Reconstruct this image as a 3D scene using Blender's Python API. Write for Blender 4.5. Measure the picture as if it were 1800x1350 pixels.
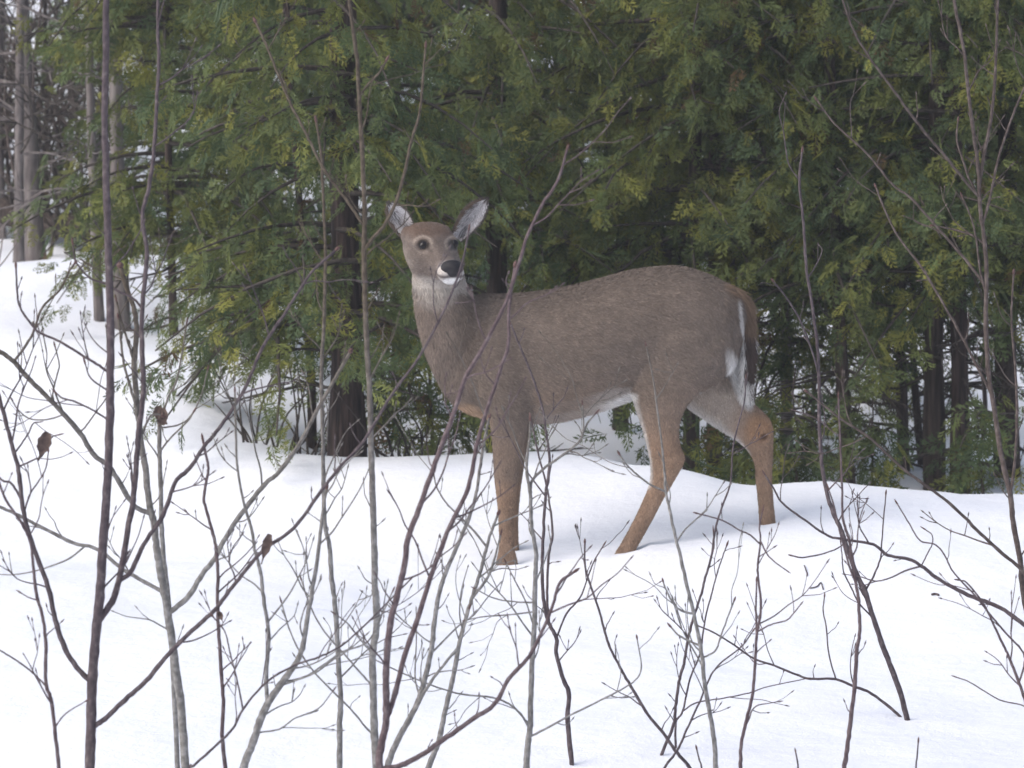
import bpy, bmesh, math, random
import numpy as np
from mathutils import Vector, noise as mnoise
from mathutils.bvhtree import BVHTree

# ------------------------------------------------------------------ camera, world, sun, exposure
for _o in list(bpy.data.objects):
    bpy.data.objects.remove(_o, do_unlink=True)
SC = bpy.context.scene
COL = SC.collection
PITCH = math.radians(-5.64)
CAM = np.array((0.0, 0.0, 2.2))
FW = np.array((0.0, math.cos(PITCH), math.sin(PITCH)))
UP = np.array((0.0, -math.sin(PITCH), math.cos(PITCH)))
RT = np.array((1.0, 0.0, 0.0))
TH = 1.8 / 16.08                                   # tan of half the horizontal view angle
cd = bpy.data.cameras.new('camera'); cam = bpy.data.objects.new('camera', cd); COL.objects.link(cam)
cam.location = CAM; cam.rotation_euler = (math.pi / 2 + PITCH, 0, 0)
cd.sensor_width = 36; cd.lens = 18 / TH; cd.clip_start = 0.1; cd.clip_end = 2000
cd.dof.use_dof = True; cd.dof.focus_distance = 13.6; cd.dof.aperture_fstop = 10
SC.camera = cam

W = bpy.data.worlds.new('World'); SC.world = W; W.use_nodes = True
SUN_EL, SUN_AZ = math.radians(46), math.radians(248)      # azimuth clockwise from +Y (seen from above)
_n = W.node_tree.nodes; _l = W.node_tree.links
sky = _n.new('ShaderNodeTexSky'); sky.sky_type = 'NISHITA'; sky.sun_disc = False
sky.sun_elevation = SUN_EL; sky.sun_rotation = SUN_AZ
sky.dust_density = 4.0; sky.air_density = 1.0
hs = _n.new('ShaderNodeHueSaturation'); hs.inputs['Saturation'].default_value = 0.68   # cloud cover greys the sky light
_l.new(sky.outputs[0], hs.inputs['Color'])
bg = _n['Background']; bg.inputs['Strength'].default_value = 0.15
_l.new(hs.outputs[0], bg.inputs['Color'])
sl = bpy.data.lights.new('sun', 'SUN'); sl.energy = 0.52; sl.angle = math.radians(48); sl.color = (1, 0.97, 0.93)
so = bpy.data.objects.new('sun', sl); COL.objects.link(so)
_sd = Vector((math.sin(SUN_AZ) * math.cos(SUN_EL), math.cos(SUN_AZ) * math.cos(SUN_EL), math.sin(SUN_EL)))
so.rotation_euler = _sd.to_track_quat('Z', 'Y').to_euler()
SC.view_settings.view_transform = 'Standard'; SC.view_settings.look = 'None'
SC.view_settings.exposure = 0.67; SC.view_settings.gamma = 1.0
SC.render.engine = 'CYCLES'
SC.cycles.use_denoising = True
SC.cycles.max_bounces = 6; SC.cycles.diffuse_bounces = 4; SC.cycles.glossy_bounces = 2
SC.cycles.transmission_bounces = 3; SC.cycles.transparent_max_bounces = 4

# ------------------------------------------------------------------ helpers
def at(px, py, Y):
    """the point at depth Y that the 1800 x 1350 photograph shows at (px, py)"""
    d = FW + (px - 900) / 900 * TH * RT - (py - 675) / 900 * TH * UP
    return CAM + d * (Y / d[1])
def pxm(Y):
    return TH * Y / 900 / math.cos(PITCH)
def project(P):
    d = np.asarray(P) - CAM
    f = d @ FW
    return 900 + (d @ RT) / f * 900 / TH, 675 - (d @ UP) / f * 900 / TH

def mk(name, V, Fc, mat, parent=None, col=None, smooth=True, kind=None, rel=True):
    """one mesh object; V is in world space and is stored relative to the parent's base"""
    V = np.asarray(V, dtype=np.float32).reshape(-1, 3)
    me = bpy.data.meshes.new(name)
    if parent is not None and rel:
        r = parent
        while r.parent is not None: r = r.parent
        V = V - np.array(r.location, dtype=np.float32)
    if isinstance(Fc, np.ndarray):
        nf, k = Fc.shape
        me.vertices.add(len(V)); me.vertices.foreach_set('co', V.ravel())
        me.loops.add(nf * k); me.loops.foreach_set('vertex_index', Fc.astype(np.int32).ravel())
        me.polygons.add(nf)
        me.polygons.foreach_set('loop_start', np.arange(0, nf * k, k, dtype=np.int32))
        me.update(calc_edges=True)
    else:
        me.from_pydata([tuple(v) for v in V], [], Fc); me.update()
    if smooth:
        me.polygons.foreach_set('use_smooth', np.ones(len(me.polygons), dtype=bool))
    if col is not None:
        a = me.color_attributes.new('Col', 'FLOAT_COLOR', 'POINT')
        c = np.ones((len(V), 4), dtype=np.float32); c[:, :3] = col
        a.data.foreach_set('color', c.ravel())
    me.materials.append(mat)
    o = bpy.data.objects.new(name, me); COL.objects.link(o)
    if parent is not None: o.parent = parent
    if kind: o['kind'] = kind
    return o

def thing(name, label, cat, loc, group=None):
    o = bpy.data.objects.new(name, None); COL.objects.link(o)
    o.location = tuple(float(v) for v in loc); o.empty_display_size = 0.1
    o['label'] = label; o['category'] = cat
    if group: o['group'] = group
    return o
def tag(o, label, cat, group=None):
    o['label'] = label; o['category'] = cat
    if group: o['group'] = group
    return o

def vnoise(x, y, seed=0):
    """smooth lattice noise in [-1, 1]"""
    xi = np.floor(x).astype(np.int64); yi = np.floor(y).astype(np.int64)
    fx = x - xi; fy = y - yi
    fx = fx * fx * fx * (fx * (fx * 6 - 15) + 10); fy = fy * fy * fy * (fy * (fy * 6 - 15) + 10)
    def h(a, b):
        n = (a * 374761393 + b * 668265263 + seed * 974634777) & 0xFFFFFFFF
        n = ((n ^ (n >> 13)) * 1274126177) & 0xFFFFFFFF
        return ((n ^ (n >> 16)) & 0xFFFF) / 32767.5 - 1
    return (h(xi, yi) * (1 - fx) + h(xi + 1, yi) * fx) * (1 - fy) + (h(xi, yi + 1) * (1 - fx) + h(xi + 1, yi + 1) * fx) * fy

def catmull(P, n=6):
    P = np.asarray(P, dtype=float)
    if len(P) < 3: 
        t = np.linspace(0, 1, n + 1)[:, None]
        return P[0] * (1 - t) + P[-1] * t
    Q = np.vstack([2 * P[0] - P[1], P, 2 * P[-1] - P[-2]])
    out = []
    for i in range(len(P) - 1):
        p0, p1, p2, p3 = Q[i], Q[i + 1], Q[i + 2], Q[i + 3]
        for k in range(n):
            t = k / n
            out.append(0.5 * ((2 * p1) + (p2 - p0) * t + (2 * p0 - 5 * p1 + 4 * p2 - p3) * t * t + (3 * p1 - p0 - 3 * p2 + p3) * t ** 3))
    out.append(P[-1])
    return np.array(out)

def tube(P, rad, sides=6, cap=True):
    """swept tube; returns verts, quads (as lists)"""
    P = np.asarray(P, dtype=float); n = len(P)
    T = np.gradient(P, axis=0); T /= np.linalg.norm(T, axis=1)[:, None] + 1e-12
    ref = np.array((0.31, 0.95, 0.0)) if abs(T[0][1]) < 0.9 else np.array((1.0, 0, 0))
    V = []; nrm = ref - T[0] * (ref @ T[0]); nrm /= np.linalg.norm(nrm)
    ang = np.arange(sides) / sides * 2 * math.pi
    ca, sa = np.cos(ang)[:, None], np.sin(ang)[:, None]
    for i in range(n):
        nrm = nrm - T[i] * (nrm @ T[i]); nrm /= np.linalg.norm(nrm) + 1e-12
        b = np.cross(T[i], nrm)
        V.append(P[i] + rad[i] * (ca * nrm + sa * b))
    V = np.vstack(V); Fq = []
    for i in range(n - 1):
        for k in range(sides):
            k2 = (k + 1) % sides
            Fq.append((i * sides + k, i * sides + k2, (i + 1) * sides + k2, (i + 1) * sides + k))
    if cap:
        Fq.append(tuple(range(sides))[::-1]); Fq.append(tuple(range((n - 1) * sides, n * sides)))
    return V, Fq
def join(parts):
    V = []; F = []; o = 0
    for v, f in parts:
        V.append(v); F += [tuple(i + o for i in q) for q in f]; o += len(v)
    return np.vstack(V), F

# ------------------------------------------------------------------ materials
def newmat(name, rough=0.8, spec=0.3):
    m = bpy.data.materials.new(name); m.use_nodes = True
    b = m.node_tree.nodes['Principled BSDF']
    b.inputs['Roughness'].default_value = rough; b.inputs['Specular IOR Level'].default_value = spec
    return m, m.node_tree.nodes, m.node_tree.links, b
def ramp(n, stops):
    r = n.new('ShaderNodeValToRGB'); e = r.color_ramp.elements
    while len(e) < len(stops): e.new(0.5)
    for k, (p, c) in enumerate(stops): e[k].position = p; e[k].color = (*c, 1)
    return r
def bark_mat(name, stops, scale=(60, 60, 12), detail=6, bump=0.5, bscale=1.0, rough=0.85, dist=0.004):
    m, n, l, b = newmat(name, rough, 0.25)
    tc = n.new('ShaderNodeTexCoord'); mp = n.new('ShaderNodeMapping'); mp.inputs['Scale'].default_value = scale
    nz = n.new('ShaderNodeTexNoise'); nz.inputs['Scale'].default_value = bscale; nz.inputs['Detail'].default_value = detail
    l.new(tc.outputs['Object'], mp.inputs['Vector']); l.new(mp.outputs[0], nz.inputs['Vector'])
    r = ramp(n, stops); l.new(nz.outputs[0], r.inputs[0]); l.new(r.outputs[0], b.inputs['Base Color'])
    bp = n.new('ShaderNodeBump'); bp.inputs['Strength'].default_value = bump; bp.inputs['Distance'].default_value = dist
    l.new(nz.outputs[0], bp.inputs['Height']); l.new(bp.outputs[0], b.inputs['Normal'])
    return m

M = {}
# snow
m, n, l, b = newmat('snow', 0.55, 0.25)
tc = n.new('ShaderNodeTexCoord')
n1 = n.new('ShaderNodeTexNoise'); n1.inputs['Scale'].default_value = 1.3; n1.inputs['Detail'].default_value = 5
n2 = n.new('ShaderNodeTexNoise'); n2.inputs['Scale'].default_value = 14; n2.inputs['Detail'].default_value = 8; n2.inputs['Roughness'].default_value = 0.65
n3 = n.new('ShaderNodeTexNoise'); n3.inputs['Scale'].default_value = 160; n3.inputs['Detail'].default_value = 3
for q in (n1, n2, n3): l.new(tc.outputs['Object'], q.inputs['Vector'])
r = ramp(n, [(0.3, (0.78, 0.81, 0.885)), (0.7, (0.84, 0.86, 0.915))]); l.new(n1.outputs[0], r.inputs[0]); l.new(r.outputs[0], b.inputs['Base Color'])
b1 = n.new('ShaderNodeBump'); b1.inputs['Strength'].default_value = 0.35; b1.inputs['Distance'].default_value = 0.03
b2 = n.new('ShaderNodeBump'); b2.inputs['Strength'].default_value = 0.35; b2.inputs['Distance'].default_value = 0.004
l.new(n2.outputs[0], b1.inputs['Height']); l.new(n3.outputs[0], b2.inputs['Height']); l.new(b1.outputs[0], b2.inputs['Normal'])
l.new(b2.outputs[0], b.inputs['Normal'])
M['snow'] = m
# bark kinds
M['bark_dark'] = bark_mat('bark_dark', [(0.3, (0.052, 0.040, 0.046)), (0.55, (0.094, 0.074, 0.080)), (0.75, (0.17, 0.142, 0.142))], (90, 90, 60), bump=0.4, dist=0.002)
M['bark_purple'] = bark_mat('bark_purple', [(0.3, (0.070, 0.048, 0.053)), (0.55, (0.118, 0.087, 0.092)), (0.75, (0.19, 0.155, 0.158))], (90, 90, 60), bump=0.4, dist=0.002)
M['bark_grey'] = bark_mat('bark_grey', [(0.3, (0.125, 0.118, 0.112)), (0.5, (0.21, 0.20, 0.19)), (0.72, (0.33, 0.32, 0.31))], (70, 70, 70), bump=0.4, dist=0.002)
# the young upper wood of the grey saplings is browner
_m = M['bark_grey']; _n = _m.node_tree.nodes; _l = _m.node_tree.links; _b = _n['Principled BSDF']
_src = _b.inputs['Base Color'].links[0].from_socket; _tc = [q for q in _n if q.type == 'TEX_COORD'][0]
_sx = _n.new('ShaderNodeSeparateXYZ'); _l.new(_tc.outputs['Object'], _sx.inputs[0])
_mr = _n.new('ShaderNodeMapRange'); _mr.inputs[1].default_value = 0.70; _mr.inputs[2].default_value = 1.35; _l.new(_sx.outputs[2], _mr.inputs[0])
_mx = _n.new('ShaderNodeMix'); _mx.data_type = 'RGBA'; _mx.blend_type = 'MULTIPLY'; _mx.inputs[7].default_value = (0.42, 0.35, 0.28, 1)
_l.new(_mr.outputs[0], _mx.inputs[0]); _l.new(_src, _mx.inputs[6]); _l.new(_mx.outputs[2], _b.inputs['Base Color'])
M['bark_tan'] = bark_mat('bark_tan', [(0.3, (0.05, 0.038, 0.034)), (0.5, (0.086, 0.066, 0.060)), (0.72, (0.145, 0.118, 0.107))], (70, 70, 70), bump=0.4, dist=0.002)
M['bark_cedar'] = bark_mat('bark_cedar', [(0.25, (0.018, 0.014, 0.013)), (0.5, (0.05, 0.038, 0.033)), (0.75, (0.11, 0.08, 0.068))], (55, 55, 5), bump=0.9, dist=0.02)
M['bark_red'] = bark_mat('bark_red', [(0.3, (0.010, 0.008, 0.008)), (0.5, (0.036, 0.025, 0.022)), (0.72, (0.085, 0.060, 0.053))], (55, 55, 5), bump=0.9, dist=0.02)
M['bark_silver'] = bark_mat('bark_silver', [(0.25, (0.07, 0.06, 0.058)), (0.5, (0.15, 0.13, 0.125)), (0.75, (0.25, 0.225, 0.21))], (40, 40, 9), bump=0.7, dist=0.01)
M['deadwood'] = bark_mat('deadwood', [(0.3, (0.03, 0.025, 0.022)), (0.7, (0.09, 0.075, 0.065))], (60, 60, 30), bump=0.3)
M['bud'] = bark_mat('bud', [(0.3, (0.06, 0.03, 0.03)), (0.7, (0.14, 0.08, 0.07))], (300, 300, 300), bump=0.2, rough=0.5)
M['leaf_dead'] = bark_mat('leaf_dead', [(0.3, (0.070, 0.048, 0.042)), (0.7, (0.16, 0.115, 0.10))], (80, 80, 80), bump=0.5)
# foliage, coloured by the spray
def foliage_mat(name, trans):
    m, n, l, b = newmat(name, 0.6, 0.25)
    ca = n.new('ShaderNodeVertexColor'); ca.layer_name = 'Col'
    l.new(ca.outputs[0], b.inputs['Base Color'])
    tr = n.new('ShaderNodeBsdfTranslucent'); l.new(ca.outputs[0], tr.inputs['Color'])
    mx = n.new('ShaderNodeMixShader'); mx.inputs[0].default_value = trans
    l.new(b.outputs[0], mx.inputs[1]); l.new(tr.outputs[0], mx.inputs[2])
    l.new(mx.outputs[0], n['Material Output'].inputs['Surface'])
    return m
M['foliage'] = foliage_mat('foliage', 0.3)
# ------------------------------------------------------------------ the snow
def base_h(x, Y):
    s = np.maximum(0, Y - 20.0)
    up = 0.15 * np.minimum(s, 45) + 0.05 * np.maximum(s - 45, 0) * (s < 200) + 0.05 * 155 * (s >= 200)
    k = np.clip((Y - 16.0) / 1.5, 0, 1); k2 = np.clip((Y - 17.05) / 1.5, 0, 1)
    return 0.12 * k * k * (3 - 2 * k) - 0.34 * k2 * k2 * (3 - 2 * k2) + up * np.clip(s / 3, 0, 1)
# where the photograph shows the surface (px, py) and how far away it lies there
SEEN = [(895, 990, 15.92), (1098, 974, 15.9), (1350, 924, 16.12), (1000, 930, 16.3), (1220, 905, 16.4), (700, 930, 16.3), (500, 950, 16.2),
        (0, 900, 17.0), (0, 760, 18.6), (0, 620, 20.4), (0, 500, 22.0), (130, 470, 22.2), (230, 470, 22.2), (160, 700, 19.2), (200, 830, 17.6),
        (-200, 520, 21.8), (-200, 760, 18.6), (-400, 760, 18.6), (-400, 540, 21.8),
        (300, 700, 18.8), (260, 612, 20.0), (330, 597, 20.1), (400, 585, 20.2), (330, 780, 17.8),
        (420, 768, 18.0), (520, 785, 17.6), (640, 800, 17.4), (850, 808, 17.3), (1000, 804, 17.3), (1080, 816, 17.2), (1200, 830, 17.0),
        (1330, 861, 16.9), (1450, 849, 17.0), (1560, 857, 17.0), (1700, 867, 17.0), (1800, 868, 17.0), (1950, 868, 17.0), (2150, 868, 17.0),
        (950, 760, 20.2), (1060, 735, 20.6), (720, 740, 20.0), (480, 640, 20.6)]
_pts = np.array([at(*p) for p in SEEN])
_extra = [(x, y, float(base_h(np.array([x]), np.array([y]))[0])) for x in (-3, -1.5, 0, 1.5, 3) for y in (9, 11, 12.5, 14)]
_dip = [(at(px, 675, 18.7)[0], 18.7, dz) for px, dz in ((700, -0.05), (900, -0.08), (1100, -0.1), (1300, -0.12), (1500, -0.12), (1700, -0.12), (1950, -0.12))]
for px, py, Y, dz in ((850, 808, 17.3, 0.07), (1000, 804, 17.3, 0.07), (1200, 830, 17.0, 0.09), (1330, 861, 16.9, 0.10), (1450, 849, 17.0, 0.10), (1560, 857, 17.0, 0.10), (1700, 867, 17.0, 0.10), (1800, 868, 17.0, 0.10), (1950, 868, 17.0, 0.10)):
    q = at(px, py, Y); _dip.append((q[0], Y + 0.45, q[2] - dz))                     # the bank falls away behind its crest
_pts = np.vstack([_pts, np.array(_extra), np.array(_dip)])
def _phi(r):
    r = np.minimum(r / 3.2, 1); return (1 - r) ** 4 * (4 * r + 1)
_A = _phi(np.linalg.norm(_pts[:, None, :2] - _pts[None, :, :2], axis=2)) + np.eye(len(_pts)) * 0.0008
_w = np.linalg.solve(_A, _pts[:, 2] - base_h(_pts[:, 0], _pts[:, 1]))
FEET = [(895, 990, 15.92), (1098, 974, 15.9), (1350, 924, 16.12)]
_feet = np.array([at(*p) for p in FEET])
def ground(x, Y):
    x = np.asarray(x, dtype=float); Y = np.asarray(Y, dtype=float)
    z = base_h(x, Y)
    for i in range(len(_pts)):
        r = np.hypot(x - _pts[i, 0], Y - _pts[i, 1])
        z = z + _w[i] * _phi(r)
    z = z + 0.020 * vnoise(x * 1.1 + 5, Y * 0.8, 1) + 0.010 * vnoise(x * 2.7, Y * 2.1 + 3, 2) + 0.004 * vnoise(x * 7, Y * 6, 3) + 0.0018 * vnoise(x * 19, Y * 17, 4)
    far = np.clip((Y - 26) / 10, 0, 1)
    z = z + far * 0.5 * vnoise(x * 0.15, Y * 0.15, 5)
    for f in _feet:
        r = np.hypot(x - f[0], (Y - f[1]) * 1.2)
        z = z - 0.030 * np.exp(-(r / 0.055) ** 2) + 0.013 * np.exp(-((r - 0.095) / 0.035) ** 2) * (0.6 + 0.4 * vnoise(x * 30, Y * 30, 9))
    return z
_wells = [(at(606, 700, 17.75)[0], 17.75, 0.20, 0.05)]
for px, py in ((1595, 1266), (1583, 1261), (1005, 1347), (1162, 1329), (1188, 1318)):        # small melt rings round the stems
    d = at(px, py, 12.0) - CAM; q = CAM + d * (-(CAM[2]) / d[2]); _wells.append((q[0], q[1], 0.035, 0.012))
_ground0 = ground
def ground(x, Y):
    z = _ground0(x, Y)
    for wx, wy, r, dz in _wells: z = z - dz * np.exp(-((np.asarray(x) - wx) ** 2 + (np.asarray(Y) - wy) ** 2) / (r * r))
    return z
def gz(x, Y): return float(ground(np.array([x]), np.array([Y]))[0])
def hit_ground(px, py, lo=6.0, hi=20.0):
    Ys = np.arange(lo, hi, 0.01); P = np.array([at(px, py, Y) for Y in Ys])
    k = np.nonzero(P[:, 2] <= ground(P[:, 0], P[:, 1]))[0]
    return P[k[0]] if len(k) else P[-1]
def axis(fine0, fine1, step, lo, hi):
    a = list(np.arange(fine0, fine1 + 1e-6, step)); s = step
    while a[-1] < hi: s *= 1.22; a.append(a[-1] + s)
    s = step
    while a[0] > lo: s *= 1.22; a.insert(0, a[0] - s)
    return np.array(a)
gx = axis(-4.6, 4.6, 0.045, -120, 120); gy = axis(9.5, 23.5, 0.045, -30, 140)
GX, GY = np.meshgrid(gx, gy)
GZ = ground(GX.ravel(), GY.ravel())
nx, ny = len(gx), len(gy)
_i = (np.arange(ny - 1)[:, None] * nx + np.arange(nx - 1)[None, :]).ravel()
snow = mk('snow_ground', np.stack([GX.ravel(), GY.ravel(), GZ], axis=1), np.stack([_i, _i + 1, _i + nx + 1, _i + nx], axis=1), M['snow'], kind='structure')
# ------------------------------------------------------------------ cedars and the other trees of the wood
def frond_template(rng, laterals=10, rich=True, subs=3):
    """a flat cedar spray along +x, one unit long, as triangles"""
    T = []
    def sliver(p, d, ln, w, z=0.0):
        q = np.array((-d[1], d[0]))
        a = p; t = p + d * ln; m1 = p + d * ln * 0.45 + q * w; m2 = p + d * ln * 0.45 - q * w
        P = [np.array((*a, 0.0)), np.array((*m1, z)), np.array((*t, 0.0)), np.array((*m2, -z))]
        T.append((P[0], P[1], P[2])); T.append((P[0], P[2], P[3]))
    sliver(np.array((0.0, 0.0)), np.array((1.0, 0.0)), 1.0, 0.016)
    for i in range(laterals):
        for s in (-1, 1):
            t = 0.06 + 0.90 * (i + (0.5 if s > 0 else 0.0)) / laterals + rng.normal() * 0.01
            a = math.radians(rng.uniform(36, 56)) * s
            ln = (0.46 * (1 - t) ** 0.75 + 0.09) * rng.uniform(0.75, 1.15)
            p = np.array((t, 0.0)); d = np.array((math.cos(a), math.sin(a)))
            sliver(p, d, ln, 0.026 if rich else 0.05, rng.normal() * 0.012)
            if rich:
                for k in range(subs):
                    u = 0.28 + 0.55 * k / subs + rng.normal() * 0.03
                    for s2 in ((-1, 1) if ln > 0.42 else (1 if k % 2 else -1,)):
                        a2 = a + math.radians(rng.uniform(28, 48)) * s2
                        sliver(p + d * ln * u, np.array((math.cos(a2), math.sin(a2))), ln * rng.uniform(0.3, 0.5), 0.019, rng.normal() * 0.01)
    T = np.array(T)
    x = T[..., 0].copy()
    T[..., 2] -= 0.16 * x * x + 0.10 * T[..., 1] ** 2
    return T
def comb_template(rng, n=26):
    """a fir twig: needles on both sides"""
    T = []
    for i in range(n):
        t = 0.03 + 0.95 * i / n
        for s in (-1, 1):
            a = math.radians(rng.uniform(50, 75)) * s; ln = 0.16 * (1 - 0.5 * t)
            d = np.array((math.cos(a), math.sin(a), rng.normal() * 0.2)); q = np.array((-d[1], d[0], 0)) * 0.009
            p = np.array((t, 0, 0.0)); T.append((p + q, p + d * ln, p - q))
    T.append((np.array((0, 0.012, 0)), np.array((1, 0, 0.0)), np.array((0, -0.012, 0))))
    return np.array(T)
_rng = np.random.default_rng(7)
FR_RICH = [frond_template(_rng, 6, True, 2) for _ in range(8)]
FR_COARSE = [frond_template(_rng, 7, False) for _ in range(5)]
FR_COMB = [comb_template(_rng) for _ in range(4)]
GREENS = np.array([(0.110, 0.142, 0.044), (0.070, 0.104, 0.046), (0.155, 0.172, 0.042), (0.07, 0.10, 0.045), (0.195, 0.196, 0.042)])

def place_fronds(specs, templates, rng):
    """specs: origin, axis, normal, size, colour -> one triangle soup"""
    O = np.array([q[0] for q in specs]); AX = np.array([q[1] for q in specs]); NR = np.array([q[2] for q in specs])
    SZ = np.array([q[3] for q in specs])[:, None]; CC = np.array([q[4] for q in specs])
    AX /= np.linalg.norm(AX, axis=1)[:, None]; YY = np.cross(NR, AX); YY /= np.linalg.norm(YY, axis=1)[:, None] + 1e-9; ZZ = np.cross(AX, YY)
    YY = YY * rng.choice((-1.0, 1.0), size=(len(O), 1)); pick = rng.integers(len(templates), size=len(O)); V = []; C = []
    for k, t in enumerate(templates):
        m = pick == k
        if not m.any(): continue
        p = t.reshape(-1, 3)
        w = O[m][:, None] + SZ[m][:, None] * (p[None, :, 0:1] * AX[m][:, None] + p[None, :, 1:2] * YY[m][:, None] + p[None, :, 2:3] * ZZ[m][:, None])
        V.append(w.reshape(-1, 3)); C.append(np.repeat(CC[m], len(p), 0))
    return np.vstack(V), np.vstack(C)

def trunk_path(base, top, lean_bend, rng, n=9):
    t = np.linspace(0, 1, n)[:, None]
    P = base * (1 - t) + top * t
    P[:, 0] += lean_bend * np.sin(t[:, 0] * math.pi) + rng.normal(size=n) * 0.006
    P[:, 1] += rng.normal(size=n) * 0.006
    return P

def conifer(label, px_base, px_top, Y, wpx, seed, low_py, radius=0.9, H=7.0, bark='bark_cedar', nvis=40, tint=0.0, rich=True, size=(0.075, 0.155),
            sparse=1.0, dead=0, name='cedar_tree', cat='tree', comb=False, top_py=-170, group='cedars behind the snow bank', bend=0.0, side=None, sp=0.65, dead_len=0.62, flare=1.25):
    rng = np.random.default_rng(seed)
    b = at(px_base, 700, Y); bx = b[0]; bz = gz(bx, Y)
    base = np.array((bx, Y, bz)); s = pxm(Y)
    tp = at(px_top, 0, Y); k = H / max(0.5, (tp[2] - bz))
    top = np.array((bx + (tp[0] - bx) * min(k, 1.6), Y + rng.normal() * 0.1, bz + H))
    t = thing(name, label, cat, base, group)
    P = trunk_path(base - (0, 0, 0.12), top, bend, rng, 12)
    r0 = wpx * s / 2
    rad = np.array([r0 * (1 - 0.75 * i / 11) for i in range(12)]); rad[0] *= flare
    Pc = catmull(P, 5); rr = np.interp(np.linspace(0, 11, len(Pc)), np.arange(12), rad)
    rr *= 1 + 0.06 * np.sin(np.arange(len(Pc)) * 1.7 + seed)
    mk('trunk', *tube(Pc, rr, 10), M[bark], t)
    low_z = at(px_base, low_py, Y)[2]; vis_top = at(px_base, top_py, Y)[2]
    specs_r = []; specs_c = []; limbs = []; dmesh = []
    def tr(z):
        u = np.clip((z - base[2]) / H, 0, 1); i = u * (len(Pc) - 1)
        return np.array([np.interp(i, np.arange(len(Pc)), Pc[:, q]) for q in range(3)])
    nup = int(nvis * 0.45) if H > 3.5 else 0
    for k in range(nvis + nup):
        hi = k >= nvis
        z = rng.uniform(low_z, max(vis_top, low_z + 0.2)) if not hi else rng.uniform(vis_top, base[2] + H * 0.97)
        z = min(z, base[2] + H * 0.97)
        az = rng.uniform(0, 2 * math.pi)
        if side is not None and rng.random() < sp: az = side + rng.normal() * 0.7
        elif rng.random() < 0.35: az = -math.pi / 2 + rng.normal() * 0.8          # open side towards the clearing grows denser
        L = radius * (1 - 0.75 * (z - base[2]) / H) * rng.uniform(0.55, 1.15)
        out = np.array((math.cos(az), math.sin(az), 0.0)); lat = np.array((-out[1], out[0], 0.0))
        p0 = tr(z); u = np.linspace(0, 1, 6)[:, None]
        dr = rng.uniform(0.1, 0.75)
        path = p0 + out * L * u + lat * (0.12 * L * np.sin(u * 2.5 + seed) * rng.normal()) + np.array((0, 0, 1.0)) * (0.12 * L * u - dr * L * u * u)
        limbs.append(tube(path, np.linspace(0.011 if not comb else 0.006, 0.003, 6) * (0.7 + 0.5 * L), 4, False))
        btint = rng.normal() * 0.18 + tint
        step = (0.0225 if not comb else 0.045) if not hi else 0.16
        nf = max(3, int(L * sparse / step))
        for j in range(nf):
            uu = 0.22 + 0.78 * (j + rng.random()) / nf
            o = np.array([np.interp(uu, u[:, 0], path[:, q]) for q in range(3)])
            d = out * rng.uniform(0.1, 0.8) + lat * rng.normal() * 0.7 + np.array((0, 0, -1.0)) * rng.uniform(0.0, 1.2)
            nr = out * rng.uniform(0.2, 1.0) + np.array((0, 0, 1.0)) * rng.uniform(-0.1, 0.7) + rng.normal(size=3) * 0.45
            if not comb: o = o + np.array((rng.normal() * 0.035, rng.normal() * 0.035, rng.normal() * 0.05 - 0.02))
            if comb:
                d = out * 0.7 + lat * rng.choice((-0.6, 0.6)) + np.array((0, 0, rng.normal() * 0.15)); nr = np.array((0, 0, 1.0)) + rng.normal(size=3) * 0.3
            q = np.clip(rng.normal() * 0.30 + btint + 0.35, 0, 1)
            c = GREENS[1] * (1 - q) + (GREENS[2] if rng.random() < 0.75 else GREENS[0]) * q
            if rng.random() < 0.10 + 0.15 * max(btint, 0): c = GREENS[4] * rng.uniform(0.85, 1.15)
            if rng.random() < 0.02: c = np.array((0.10, 0.062, 0.028))
            c = c * rng.uniform(0.8, 1.2)
            sz = rng.uniform(*size) * (1.9 if hi else 1.0)
            (specs_c if (hi or not rich) else specs_r).append((o + rng.normal(size=3) * 0.02, d, nr, sz, c))
    Vs = []; Cs = []
    if specs_r:
        v, c = place_fronds(specs_r, FR_COMB if comb else FR_RICH, rng); Vs.append(v); Cs.append(c)
    if specs_c:
        v, c = place_fronds(specs_c, FR_COMB if comb else FR_COARSE, rng); Vs.append(v); Cs.append(c)
    V = np.vstack(Vs); C = np.vstack(Cs)
    mk('crown', V, np.arange(len(V)).reshape(-1, 3), M['foliage'], t, C, smooth=False, kind='stuff')
    v, f = join(limbs); mk('limbs', v, f, M['deadwood'], t, kind='stuff')
    for k in range(dead):                                        # bare dead branches low on the trunk
        z = base[2] + 0.08 + rng.random() * max(0.2, low_z + 0.17 - base[2]); az = rng.uniform(0, 2 * math.pi)
        L = dead_len * rng.uniform(0.4, 1.0); out = np.array((math.cos(az), math.sin(az) * 0.7, 0.0))
        pts = [tr(z)]; d = out + np.array((0, 0, rng.uniform(-0.35, 0.25)))
        parts = []
        for q in range(5):
            d = d + rng.normal(size=3) * 0.14 + np.array((0, 0, -0.03)); pts.append(pts[-1] + d / np.linalg.norm(d) * L / 5)
        parts.append(tube(catmull(pts, 3), np.linspace(0.0075, 0.0018, 16), 5))
        for q in (2, 3, 4):
            for e in range(2):
                dd = d + rng.normal(size=3) * 0.7; dd /= np.linalg.norm(dd); ln = L * rng.uniform(0.15, 0.35)
                parts.append(tube(np.array([pts[q], pts[q] + dd * ln * 0.5 + (0, 0, -0.01), pts[q] + dd * ln + (0, 0, rng.normal() * 0.02)]), [0.0035, 0.0025, 0.0012], 4))
        v, f = join(parts); mk('dead_branch', v, f, M['deadwood'], t)
    return t
G1 = 'cedars along the snow bank'
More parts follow.
